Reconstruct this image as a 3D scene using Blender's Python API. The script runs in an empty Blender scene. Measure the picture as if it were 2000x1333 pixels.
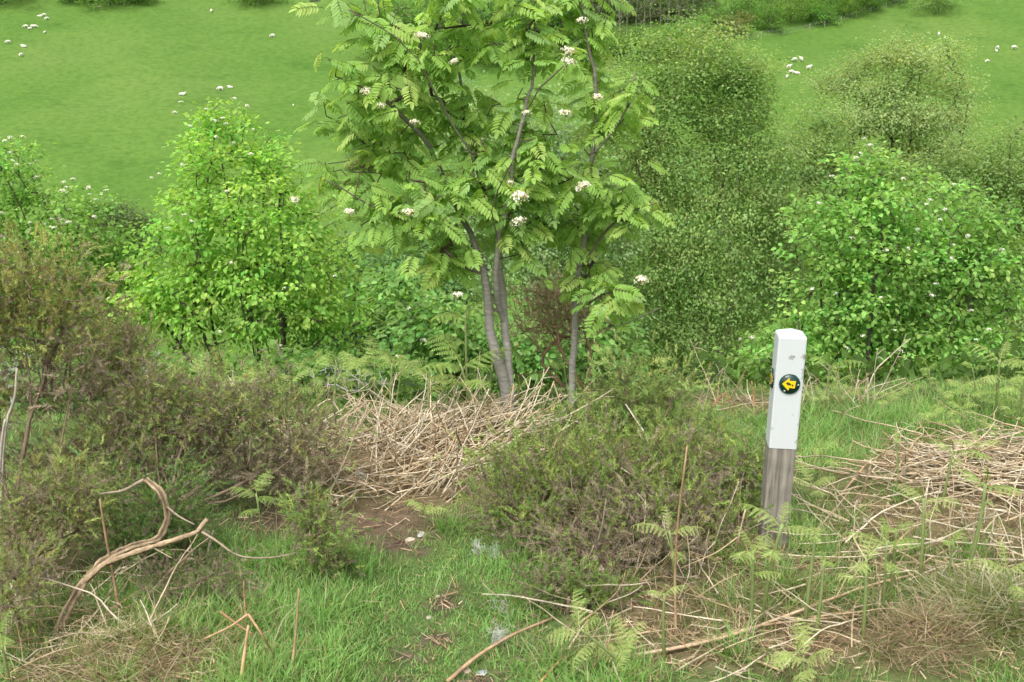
import bpy, bmesh, math
import numpy as np
from mathutils import Matrix, Vector

# ------------------------------------------------------------------ camera, sky, sun, exposure
scene = bpy.context.scene
COL = scene.collection
CAM_H, PITCH, FPX = 1.55, math.radians(14.6), 1944.0
cam_data = bpy.data.cameras.new('camera')
cam = bpy.data.objects.new('camera', cam_data)
COL.objects.link(cam)
cam.location = (0, 0, CAM_H)
cam.rotation_euler = (math.pi / 2 - PITCH, 0, 0)
cam_data.sensor_width = 36.0
cam_data.lens = 36.0 * FPX / 2000.0
cam_data.clip_start = 0.05
cam_data.clip_end = 3000
cam_data.dof.use_dof = True
cam_data.dof.focus_distance = 4.6
cam_data.dof.aperture_fstop = 9.0
scene.camera = cam

SUN_EL, SUN_AZ = math.radians(60), math.radians(208)      # azimuth clockwise from +Y
world = bpy.data.worlds.new('World')
scene.world = world
world.use_nodes = True
wn = world.node_tree
wn.nodes.clear()
sky = wn.nodes.new('ShaderNodeTexSky')
sky.sky_type = 'NISHITA'
sky.sun_disc = False
sky.sun_elevation = SUN_EL
sky.sun_rotation = SUN_AZ
sky.dust_density = 6.0
sky.air_density = 1.0
sky.ozone_density = 1.0
hsv = wn.nodes.new('ShaderNodeHueSaturation')
hsv.inputs['Saturation'].default_value = 0.22            # thin even cloud: nearly white sky light
bg = wn.nodes.new('ShaderNodeBackground')
bg.inputs['Strength'].default_value = 0.15
wo = wn.nodes.new('ShaderNodeOutputWorld')
wn.links.new(sky.outputs[0], hsv.inputs['Color'])
wn.links.new(hsv.outputs[0], bg.inputs['Color'])
wn.links.new(bg.outputs[0], wo.inputs['Surface'])

sun_data = bpy.data.lights.new('sun', 'SUN')
sun_data.energy = 1.05
sun_data.angle = math.radians(22)
sun_data.color = (1.0, 0.965, 0.91)
sun = bpy.data.objects.new('sun', sun_data)
COL.objects.link(sun)
_sd = Vector((math.sin(SUN_AZ) * math.cos(SUN_EL), math.cos(SUN_AZ) * math.cos(SUN_EL), math.sin(SUN_EL)))
sun.rotation_euler = (-_sd).to_track_quat('-Z', 'Y').to_euler()
sun.location = (0, -5, 30)

vs = scene.view_settings
vs.view_transform = 'Standard'
vs.look = 'None'
vs.gamma = 1.0
vs.exposure = 0.96
vs.use_curve_mapping = False
scene.cycles.max_bounces = 8
scene.cycles.transparent_max_bounces = 4
scene.cycles.use_denoising = True

# ------------------------------------------------------------------ maths helpers
rng = np.random.default_rng(7)
A = lambda *v: np.array(v, float)
CP, SP = math.cos(PITCH), math.sin(PITCH)


def ray(px, py):
    a, b = (px - 1000.0) / FPX, (666.5 - py) / FPX
    return A(a, CP + b * SP, -SP + b * CP)


def at(px, py, Y):
    """the point at forward distance Y on the line of sight through a pixel"""
    d = ray(px, py)
    return A(0, 0, CAM_H) + d * (Y / d[1])


def flat(px, py):
    d = ray(px, py)
    return (A(0, 0, CAM_H) + d * (CAM_H / -d[2]))[:2]


def project(x, y, z):
    dz = z - CAM_H
    f = y * CP - dz * SP
    u = y * SP + dz * CP
    return 1000 + FPX * x / f, 666.5 - FPX * u / f


def unit(v):
    return v / np.maximum(np.linalg.norm(v, axis=-1, keepdims=True), 1e-9)


_ty = np.array([-60, -8, 0, 4.3, 4.9, 5.4, 6.2, 8, 10, 20, 40, 70, 95, 112, 150, 230, 300, 500, 900, 1600], float)
_tz = np.array([9, 1.2, 0, 0.0, -.03, -.2, -.62, -1.55, -2.5, -7, -15, -22.5, -24.5, -23, -16.3, 17, 46, 118, 190, 210], float)
_gy = np.concatenate([np.linspace(-60, 12, 1441), np.geomspace(12.02, 1600, 1200)])
_gzz = np.interp(_gy, _ty, _tz)
_k = np.ones(17) / 17
_gzz[30:-30] = np.convolve(_gzz, _k, 'same')[30:-30]
PATH = np.array([flat(*p) for p in [(850, 1420), (850, 1333), (835, 1220), (840, 1130), (815, 1060), (730, 1010), (560, 985)]])


def seg_dist(x, y, P):
    d = np.full(np.shape(x), 1e9)
    for a, b in zip(P[:-1], P[1:]):
        ab = b - a
        t = np.clip(((x - a[0]) * ab[0] + (y - a[1]) * ab[1]) / (ab @ ab), 0, 1)
        d = np.minimum(d, np.hypot(x - a[0] - t * ab[0], y - a[1] - t * ab[1]))
    return d


MOUNDS = [(1800, 1310, .2, .05, .14), (1980, 1240, .25, .05, .2), (260, 1310, .30, .06, .2), (1400, 1120, .22, .05, .15),
          (800, 900, .55, .06, .25), (1150, 1000, .5, .05, .4), (1900, 950, .5, .06, .3), (300, 1010, .5, .05, .4)]
MOUNDS = [(*flat(a, b), r, h, ry) for a, b, r, h, ry in MOUNDS]


def gz(x, y):
    x, y = np.asarray(x, float), np.asarray(y, float)
    sh = 0.12 * np.tanh(x) * np.clip(1 - (y - 5) / 10, 0, 1)
    z = np.interp(y - sh, _gy, _gzz)
    n = np.clip(1 - (y - 4.5) / 7, 0, 1)
    z = z + n * (0.028 * x + .022 * np.sin(2.1 * x + 1.3) * np.sin(1.7 * y) + .012 * np.sin(6.3 * x + 5.1 * y) + .009 * np.sin(11 * x - 8 * y + 2))
    for mx, my, r, h, ry in MOUNDS:
        z = z + h * np.exp(-((x - mx) / r) ** 2 - ((y - my) / ry) ** 2)
    z = z - 0.05 * np.exp(-(seg_dist(x, y, PATH) / .22) ** 2) * (y < 5)
    f = np.clip((y - 60) / 90, 0, 1)
    z = z + f * (1.6 * np.sin(x * .027 + .4) + 1.1 * np.sin(x * .055 + y * .03) + .35 * np.sin(x * .21 + y * .11))
    return z


_T = np.geomspace(1.2, 1500, 6000)


def hit(px, py):
    d = ray(px, py)
    p = A(0, 0, CAM_H) + _T[:, None] * d
    below = p[:, 2] < gz(p[:, 0], p[:, 1])
    i = int(np.argmax(below)) if below.any() else len(_T) - 1
    q = p[i].copy()
    q[2] = float(gz(q[0], q[1]))
    return q


def ground(x, y):
    return A(x, y, float(gz(x, y)))


def frames(D, U):
    """columns: across, along D, normal (as near U as can be)"""
    D = unit(D)
    X = unit(np.cross(D, U))
    N = np.cross(X, D)
    return np.stack([X, D, N], axis=-1)


# ------------------------------------------------------------------ mesh collector
class MB:
    def __init__(s):
        s.v, s.f3, s.f4, s.c, s.n = [], [], [], [], 0

    def add(s, v, faces, col):
        v = np.asarray(v, float).reshape(-1, 3)
        faces = np.asarray(faces, int)
        col = np.broadcast_to(np.asarray(col, float), (len(v), 3))
        (s.f3 if faces.shape[1] == 3 else s.f4).append(faces + s.n)
        s.v.append(v)
        s.c.append(col)
        s.n += len(v)

    def inst(s, tv, tf, P, R, S, C, tc=None):
        """copies of a template: tv (V,3), tf (F,k), P (N,3), R (N,3,3), S (N,) or (N,3), C (N,3)"""
        N, V = len(P), len(tv)
        if N == 0:
            return
        S = np.asarray(S, float)
        S = S[:, None] if S.ndim == 1 else S
        loc = tv[None] * S[:, None, :]
        w = np.einsum('nij,nvj->nvi', R, loc) + P[:, None]
        c = np.repeat(np.asarray(C)[:, None, :], V, 1)
        if tc is not None:
            c = c * np.asarray(tc).reshape(1, V, -1)
        f = (np.asarray(tf)[None] + (np.arange(N) * V)[:, None, None]).reshape(-1, np.shape(tf)[1])
        s.add(w.reshape(-1, 3), f, c.reshape(-1, 3))

    def tube(s, pts, rad, sides=5, col=(.2, .15, .1), ref=None, cap=True):
        pts = np.asarray(pts, float)
        n = len(pts)
        rad = np.broadcast_to(np.asarray(rad, float), (n,))
        t = unit(np.gradient(pts, axis=0))
        if ref is None:
            m = np.abs(unit(pts[-1] - pts[0]))
            ref = np.eye(3)[int(np.argmin(m))]
        a = unit(np.cross(t, ref))
        b = np.cross(t, a)
        th = np.arange(sides) * 2 * math.pi / sides
        v = pts[:, None] + rad[:, None, None] * (np.cos(th)[None, :, None] * a[:, None] + np.sin(th)[None, :, None] * b[:, None])
        i = np.arange(n - 1)[:, None] * sides
        j = np.arange(sides)[None]
        k = (j + 1) % sides
        f = np.stack([i + j, i + k, i + sides + k, i + sides + j], -1).reshape(-1, 4)
        col = np.asarray(col, float)
        if col.ndim == 2:
            col = np.repeat(col, sides, 0)
        base = s.n
        s.add(v.reshape(-1, 3), f, col)
        if cap and sides == 4:
            s.f4.append(np.array([[base + (n - 1) * 4 + q for q in range(4)]]))
        elif cap:
            o = base + (n - 1) * sides
            s.f3.append(np.array([[o, o + q, o + q + 1] for q in range(1, sides - 1)]))

    def box(s, c, h, col=(.5, .5, .5), R=None):
        v = np.array([[x, y, z] for x in (-1, 1) for y in (-1, 1) for z in (-1, 1)], float) * np.asarray(h)
        if R is not None:
            v = v @ np.asarray(R).T
        s.add(v + np.asarray(c), [(0, 1, 3, 2), (4, 6, 7, 5), (0, 4, 5, 1), (2, 3, 7, 6), (0, 2, 6, 4), (1, 5, 7, 3)], col)

    def mesh(s, name, mat, smooth=False):
        me = bpy.data.meshes.new(name)
        v = np.concatenate(s.v)
        me.vertices.add(len(v))
        me.vertices.foreach_set('co', v.astype(np.float32).ravel())
        loops, starts, o = [], [], 0
        for fs, k in ((s.f3, 3), (s.f4, 4)):
            if fs:
                f = np.concatenate(fs)
                loops.append(f.ravel())
                starts.append(o + np.arange(len(f)) * k)
                o += f.size
        loops, starts = np.concatenate(loops), np.concatenate(starts)
        me.loops.add(len(loops))
        me.loops.foreach_set('vertex_index', loops.astype(np.int32))
        me.polygons.add(len(starts))
        me.polygons.foreach_set('loop_start', starts.astype(np.int32))
        me.update(calc_edges=True)
        if smooth:
            me.polygons.foreach_set('use_smooth', np.ones(len(starts), bool))
        a = me.color_attributes.new('tint', 'FLOAT_COLOR', 'POINT')
        c = np.ones((len(v), 4), np.float32)
        c[:, :3] = np.clip(np.concatenate(s.c), 0, 1)
        a.data.foreach_set('color', c.ravel())
        me.materials.append(mat)
        return me


def link(name, me, parent=None, M=None):
    o = bpy.data.objects.new(name, me)
    COL.objects.link(o)
    m = M if M is not None else Matrix.Identity(4)
    if parent is not None:
        o.parent = parent
        m = Matrix.Translation(-parent.location) @ m
    o.matrix_basis = m
    return o


def tag(o, label=None, cat=None, group=None, kind=None):
    for k, v in (('label', label), ('category', cat), ('group', group), ('kind', kind)):
        if v:
            o[k] = v
    return o


def thing(name, label, cat, loc, group=None):
    o = bpy.data.objects.new(name, None)
    o.empty_display_size = 0.05
    COL.objects.link(o)
    o.location = [float(q) for q in loc]
    return tag(o, label, cat, group)


def mat4(R, p, s=1.0):
    m = np.eye(4)
    m[:3, :3] = np.asarray(R) * s
    m[:3, 3] = p
    return Matrix(m.tolist())


def ordinal(i):
    w = 'first second third fourth fifth sixth seventh eighth ninth tenth eleventh twelfth thirteenth fourteenth fifteenth sixteenth'.split()
    return w[i] if i < len(w) else f'{i + 1}th'


# ------------------------------------------------------------------ materials
def nodes_of(m):
    m.use_nodes = True
    nt = m.node_tree
    nt.nodes.clear()
    return nt, nt.nodes, nt.links


def tinted(name, rough=0.6, transl=0.0, nscale=30.0, namp=0.25, spec=0.3, bump=0.0, bscale=60.0, stretch=None):
    """vertex tint times fine noise; transl mixes in light passing through a leaf"""
    m = bpy.data.materials.new(name)
    nt, N, L = nodes_of(m)
    out = N.new('ShaderNodeOutputMaterial')
    att = N.new('ShaderNodeAttribute')
    att.attribute_name = 'tint'
    tc = N.new('ShaderNodeTexCoord')
    vec = tc.outputs['Object']
    if stretch:
        mp = N.new('ShaderNodeMapping')
        mp.inputs['Scale'].default_value = stretch
        L.new(vec, mp.inputs['Vector'])
        vec = mp.outputs[0]
    no = N.new('ShaderNodeTexNoise')
    no.inputs['Scale'].default_value = nscale
    no.inputs['Detail'].default_value = 3
    L.new(vec, no.inputs['Vector'])
    mr = N.new('ShaderNodeMapRange')
    mr.inputs['From Min'].default_value = 0.25
    mr.inputs['From Max'].default_value = 0.75
    mr.inputs['To Min'].default_value = 1 - namp
    mr.inputs['To Max'].default_value = 1 + namp
    L.new(no.outputs['Fac'], mr.inputs['Value'])
    mul = N.new('ShaderNodeVectorMath')
    mul.operation = 'SCALE'
    L.new(att.outputs['Color'], mul.inputs[0])
    L.new(mr.outputs[0], mul.inputs['Scale'])
    p = N.new('ShaderNodeBsdfPrincipled')
    p.inputs['Roughness'].default_value = rough
    p.inputs['Specular IOR Level'].default_value = spec
    L.new(mul.outputs[0], p.inputs['Base Color'])
    if bump:
        nb = N.new('ShaderNodeTexNoise')
        nb.inputs['Scale'].default_value = bscale
        nb.inputs['Detail'].default_value = 6
        L.new(vec, nb.inputs['Vector'])
        bu = N.new('ShaderNodeBump')
        bu.inputs['Strength'].default_value = bump
        bu.inputs['Distance'].default_value = 0.01
        L.new(nb.outputs['Fac'], bu.inputs['Height'])
        L.new(bu.outputs[0], p.inputs['Normal'])
    if transl:
        tr = N.new('ShaderNodeBsdfTranslucent')
        g = N.new('ShaderNodeVectorMath')
        g.operation = 'MULTIPLY'
        g.inputs[1].default_value = (1.45, 1.4, 0.8)
        L.new(mul.outputs[0], g.inputs[0])
        L.new(g.outputs[0], tr.inputs['Color'])
        mx = N.new('ShaderNodeMixShader')
        mx.inputs[0].default_value = transl
        L.new(p.outputs[0], mx.inputs[1])
        L.new(tr.outputs[0], mx.inputs[2])
        L.new(mx.outputs[0], out.inputs['Surface'])
    else:
        L.new(p.outputs[0], out.inputs['Surface'])
    return m


M_LEAF = tinted('leaf', .62, .5, 9, .15, .2)
M_GRASS = tinted('grass_blade', .55, .45, 14, .2, .25)
M_FERN = tinted('fern_frond', .6, .35, 20, .15, .2)
M_SPINE = tinted('gorse_spine', .6, .2, 25, .2, .2)
M_BARK = tinted('bark', .85, 0, 40, .35, .15, .8, 90, (1, 1, .25))
M_RBARK = tinted('rowan_bark', .6, 0, 30, .3, .3, .5, 60, (.35, .35, 3.0))
M_STRAW = tinted('dry_bracken', .65, 0, 45, .3, .25, .3, 150)
M_FLOWER = tinted('blossom', .7, .2, 60, .08, .1)
M_WOOL = tinted('wool', .95, 0, 12, .08, .05)
M_STONE = tinted('stone', .85, 0, 50, .3, .2, .8, 70)
M_METAL = tinted('galvanised_steel', .5, 0, 20, .15, .5)


def ground_material():
    m = bpy.data.materials.new('hillside_turf')
    nt, N, L = nodes_of(m)
    out = N.new('ShaderNodeOutputMaterial')
    p = N.new('ShaderNodeBsdfPrincipled')
    p.inputs['Roughness'].default_value = .9
    p.inputs['Specular IOR Level'].default_value = .1
    L.new(p.outputs[0], out.inputs['Surface'])
    att = N.new('ShaderNodeAttribute')
    att.attribute_name = 'tint'
    sep = N.new('ShaderNodeSeparateColor')
    L.new(att.outputs['Color'], sep.inputs[0])
    tc = N.new('ShaderNodeTexCoord')

    def noise(scale, detail=4, rough=.55, stretch=None):
        v = tc.outputs['Object']
        if stretch:
            mp = N.new('ShaderNodeMapping')
            mp.inputs['Scale'].default_value = stretch
            L.new(v, mp.inputs['Vector'])
            v = mp.outputs[0]
        n = N.new('ShaderNodeTexNoise')
        n.inputs['Scale'].default_value = scale
        n.inputs['Detail'].default_value = detail
        n.inputs['Roughness'].default_value = rough
        L.new(v, n.inputs['Vector'])
        return n.outputs['Fac']

    def ramp(fac, stops):
        r = N.new('ShaderNodeValToRGB')
        e = r.color_ramp.elements
        while len(e) < len(stops):
            e.new(.5)
        for q, (pos, c) in zip(e, stops):
            q.position = pos
            q.color = (*c, 1)
        L.new(fac, r.inputs[0])
        return r.outputs[0]

    def mix(fac, a, b, mode='MIX'):
        x = N.new('ShaderNodeMix')
        x.data_type = 'RGBA'
        x.blend_type = mode
        if isinstance(fac, float):
            x.inputs[0].default_value = fac
        else:
            L.new(fac, x.inputs[0])
        L.new(a, x.inputs[6])
        L.new(b, x.inputs[7])
        return x.outputs[2]

    soil = ramp(noise(28, 8, .7), [(.3, (.05, .034, .025)), (.55, (.11, .076, .056)), (.75, (.19, .14, .10))])
    turf = ramp(noise(12, 6, .65), [(.3, (.05, .085, .025)), (.55, (.09, .14, .042)), (.75, (.14, .17, .06))])
    straw = ramp(noise(22, 8, .7), [(.3, (.10, .07, .04)), (.55, (.21, .155, .09)), (.75, (.32, .25, .16))])
    f1 = ramp(noise(.035, 3, .5), [(.3, (.070, .145, .023)), (.5, (.083, .159, .028)), (.7, (.103, .173, .037))])
    f2 = ramp(noise(1.3, 8, .8, (.6, 1.0, 1.0)), [(.28, (.55, .60, .55)), (.5, (.98, .98, .96)), (.72, (1.38, 1.3, 1.4))])
    f3 = ramp(noise(.10, 7, .7, (.5, 1, 1)), [(.30, (.62, .74, .68)), (.44, (.97, .98, .97)), (.6, (1.02, 1, 1)), (.8, (1.16, 1.06, 1.2))])
    field = mix(1.0, mix(1.0, f1, f2, 'MULTIPLY'), f3, 'MULTIPLY')
    c = mix(sep.outputs[0], turf, soil)
    c = mix(sep.outputs[1], c, straw)
    c = mix(sep.outputs[2], c, field)
    L.new(c, p.inputs['Base Color'])
    b = N.new('ShaderNodeBump')
    b.inputs['Strength'].default_value = .7
    b.inputs['Distance'].default_value = .02
    L.new(noise(45, 8, .7), b.inputs['Height'])
    L.new(b.outputs[0], p.inputs['Normal'])
    return m


# ------------------------------------------------------------------ ground zones (pixel blobs turned into ground patches)
def blobs(x, y, lst):
    m = np.zeros(np.shape(x))
    for px, py, rx, ry in lst:
        c, e, w = flat(px, py), flat(px + rx, py), flat(px, py - ry)
        m = np.maximum(m, np.exp(-(((x - c[0]) / max(e[0] - c[0], .02)) ** 2 + ((y - c[1]) / max(w[1] - c[1], .02)) ** 2) ** 1.5))
    return m


SOIL = [(730, 1000, 190, 42), (590, 1005, 150, 38), (770, 1042, 55, 16), (864, 1152, 42, 13), (848, 1208, 40, 16), (800, 1238, 42, 12), (925, 1305, 66, 28), (785, 1290, 34, 13),
        (885, 1130, 20, 7), (820, 1052, 28, 8)]
STRAWZ = [(820, 910, 330, 75), (1850, 950, 260, 75), (1990, 1030, 200, 90), (1780, 1050, 180, 60), (1500, 1260, 330, 60), (250, 1310, 260, 50), (1780, 1290, 160, 60), (1250, 1180, 130, 60),
          (60, 1050, 160, 100), (1480, 1130, 120, 40), (1400, 790, 160, 16)]


def build_ground():
    ys = np.concatenate([np.linspace(-50, 1.2, 30), np.linspace(1.25, 6.6, 150), np.geomspace(6.65, 1500, 130)])
    us = np.linspace(-1, 1, 191)
    us = np.sign(us) * (.35 * np.abs(us) + .65 * np.abs(us) ** 2.2)
    Y, U = np.meshgrid(ys, us, indexing='ij')
    X = U * (9 + 1.5 * np.abs(Y))
    Z = gz(X, Y)
    near = (Y > .5) & (Y < 8)
    soil = np.where(near, blobs(X, Y, SOIL), 0)
    straw = np.where(near, blobs(X, Y, STRAWZ) * .9, 0)
    fld = np.clip((Y - 75) / 15, 0, 1)
    mb = MB()
    nr, nc = Y.shape
    i = np.arange(nr - 1)[:, None] * nc
    j = np.arange(nc - 1)[None]
    f = np.stack([i + j, i + j + 1, i + nc + j + 1, i + nc + j], -1).reshape(-1, 4)
    mb.add(np.stack([X, Y, Z], -1), f, np.stack([soil, straw, fld], -1).reshape(-1, 3))
    o = link('ground', mb.mesh('ground', ground_material(), True))
    tag(o, 'grassy hillside dropping to a valley and rising as green pasture', 'ground', kind='structure')


build_ground()

# ------------------------------------------------------------------ leaf templates
LEAF_V = np.array([(0, 0, 0), (-.30, .28, .07), (-.27, .68, .04), (0, 1, -.10), (.27, .68, .04), (.30, .28, .07)], float)
LEAF_F = np.array([(0, 3, 2, 1), (0, 5, 4, 3)])
LEAF_C = np.array([.95, 1.04, 1.04, .97, 1.02, 1.02])
BIRCH_V = np.array([(0, 0, 0), (-.36, .38, .05), (0, 1, -.06), (.36, .38, .05)], float)
BIRCH_F = np.array([(0, 1, 2, 3)])


def lobe(px, py, rx, ry, Y, depth=None):
    c = at(px, py, Y)
    s = np.linalg.norm(c - A(0, 0, CAM_H)) / FPX / 1.0
    return c, A(rx * s, (depth if depth else (rx + ry) * .5 * s * .9), ry * s)


def in_lobes(lobes, n, shell=.45):
    w = np.array([np.prod(r) ** .7 for _, r in lobes])
    k = rng.choice(len(lobes), n, p=w / w.sum())
    d = unit(rng.normal(size=(n, 3)))
    rad = rng.random(n) ** (shell)
    C = np.array([c for c, _ in lobes])[k]
    Rr = np.array([r for _, r in lobes])[k]
    return C + d * rad[:, None] * Rr, d, rad, k


LEAF_GAIN = 1.5
LEAF_ME = {}


class Skeleton:
    """limbs first, then every cluster point is joined to the nearest node by a curved twig"""

    def __init__(s, cap=60000):
        s.P = np.zeros((cap, 3))
        s.par = np.full(cap, -1)
        s.n = 0
        s.chains = []

    def chain(s, pts, attach=None):
        idx = [] if attach is None else [attach]
        for p in pts:
            s.P[s.n] = p
            s.par[s.n] = idx[-1] if idx else -1
            idx.append(s.n)
            s.n += 1
        s.chains.append(idx)

    def limb(s, pts, step=.1, jit=.012):
        pts = np.asarray(pts, float)
        seg = np.linalg.norm(np.diff(pts, axis=0), axis=1)
        L = np.concatenate([[0], np.cumsum(seg)])
        n = max(3, int(L[-1] / step))
        t = np.linspace(0, L[-1], n)
        q = np.stack([np.interp(t, L, pts[:, k]) for k in range(3)], 1)
        if n > 6:
            qq = q.copy()
            qq[1:-1] = (q[:-2] + 2 * q[1:-1] + q[2:]) / 4
            q = qq
        j = np.cumsum(rng.normal(size=q.shape) * jit, 0)
        j -= np.linspace(0, 1, n)[:, None] * j[-1]
        q = q + j
        if s.n:
            a = int(np.argmin(np.linalg.norm(s.P[:s.n] - q[0], axis=1)))
            s.chain(q[1:], a)
        else:
            s.chain(q)

    def grow(s, C, base, seg=.12, up=.15, maxlen=None):
        order = np.argsort(np.linalg.norm(C - base, axis=1))
        for k in order:
            c = C[k]
            d = s.P[:s.n] - c
            dd = np.sqrt((d * d).sum(1)) + .6 * np.maximum(d[:, 2], 0)
            a = int(np.argmin(dd))
            p0 = s.P[a]
            L = np.linalg.norm(c - p0)
            m = int(np.clip(L / seg, 1, 7))
            t = np.linspace(0, 1, m + 1)[1:, None]
            pp = s.par[a]
            tan = unit(p0 - s.P[pp]) if pp >= 0 else A(0, 0, 1)
            mid = p0 + (tan * min(.35, .12 / max(L, .01)) + A(0, 0, up * .6)) * L * .5 + (c - p0) * .42
            q = (1 - t) ** 2 * p0 + 2 * t * (1 - t) * mid + t * t * c
            s.chain(q, a)

    def radii(s, r0, power=.48):
        w = np.zeros(s.n)
        has = np.zeros(s.n, bool)
        for i in range(s.n - 1, -1, -1):
            if not has[i]:
                w[i] += 1
            p = s.par[i]
            if p >= 0:
                w[p] += w[i]
                has[p] = True
        return r0 * w ** power


def wood_mesh(sk, rad, col, name, mat, sel=None, minr=0.0, sides=5, vary=.2):
    mb = MB()
    for k, ch in enumerate(sk.chains):
        if sel is not None and k not in sel:
            continue
        r = rad[ch].copy()
        if len(ch) > 1 and sk.par[ch[0]] != -1 or (len(ch) > 1 and k > 0):
            r[0] = min(r[0], r[1] * 1.1)
        r = np.maximum(r, minr)
        if len(ch) < 2:
            continue
        c = np.asarray(col) * (1 + vary * (rng.random() - .5))
        mb.tube(sk.P[ch], r, sides if r.max() > 4 * minr else 4, c)
    return mb.mesh(name, mat, True)


def leafage(C, spread, lpc, size, col, tv, tf, tc=None, flatz=.42, upw=.75, droop=.4, var=.16, hue=.10, centre=None, twig=None, soft=0.0):
    """leaves around cluster points; each cluster has a shade of its own"""
    n = len(C) * lpc
    k = np.repeat(np.arange(len(C)), lpc)
    off = rng.normal(size=(n, 3)) * spread
    off[:, 2] *= flatz
    P = C[k] + off
    out = unit(off + rng.normal(size=(n, 3)) * spread * .5)
    if centre is not None:
        out = unit(out + .5 * unit(P - centre))
    D = unit(out + A(0, 0, -droop) + rng.normal(size=(n, 3)) * .35)
    U = unit(out * (.6 + soft * .5) + A(0, 0, upw) + rng.normal(size=(n, 3)) * (.45 - .3 * soft))
    R = frames(D, U)
    S = size * (0.65 + .6 * rng.random(n))
    cl = 1 + var * rng.normal(size=len(C))
    hu = hue * rng.normal(size=len(C))
    b = (cl[k] * (1 + .12 * (1 - .6 * soft) * rng.normal(size=n)))[:, None]
    h = (hu[k] + .06 * (1 - .6 * soft) * rng.normal(size=n))[:, None]
    c = np.asarray(col) * LEAF_GAIN * b * np.concatenate([1 + 1.2 * h, 1 + .2 * h, 1 + .6 * h], 1)
    mb = MB()
    mb.inst(tv, tf, P, R, S, np.clip(c, .005, .9), tc)
    return mb


def blossom_mesh(seed, radius, florets=70, lobes=1, col=(.86, .83, .72)):
    r = np.random.default_rng(seed)
    mb = MB()
    P, N = [], []
    for q in range(lobes):
        c = A(0, 0, 0) if q == 0 else unit(r.normal(size=3)) * radius * .8
        d = unit(r.normal(size=(florets, 3)) + A(0, 0, .7))
        P.append(c * A(1, 1, .5) + d * radius * (.55 + .65 * r.random((florets, 1))) * A(1.1, 1.1, .55))
        N.append(d)
    P, N = np.concatenate(P), np.concatenate(N)
    D = unit(np.cross(N, r.normal(size=N.shape)))
    fv = np.array([(math.cos(a) * .5, math.sin(a) * .5, .12 if i % 2 else 0) for i, a in enumerate(np.arange(6) * math.pi / 3)])
    ff = np.array([(0, 1, 2, 3), (0, 3, 4, 5)])
    c = np.asarray(col) * (.86 + .22 * r.random((len(P), 1))) * np.where(r.random((len(P), 1)) < .14, A(.95, .82, .6), A(1, 1, 1))
    mb.inst(fv, ff, P, frames(D, N + .5 * r.normal(size=N.shape)), radius * (.2 + .2 * r.random(len(P))), c)
    g = MB()
    mb.tube(np.array([(0, 0, -radius * 1.5), (0, 0, 0)]), radius * .07, 4, (.16, .2, .06))
    for i in range(0, len(P), 6):
        mb.tube(np.array([(0, 0, -radius * .5), P[i] * .92]), radius * .035, 3, (.2, .26, .08))
    return mb.mesh('flower_cluster', M_FLOWER)


BUSH_BLOSSOM = [blossom_mesh(i, .025, 28, 1 + (i % 2), (.95, .94, .88)) for i in range(4)]
ROWAN_BLOSSOM = [blossom_mesh(20 + i, .025, 70, 1 + i % 2) for i in range(5)]


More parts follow.
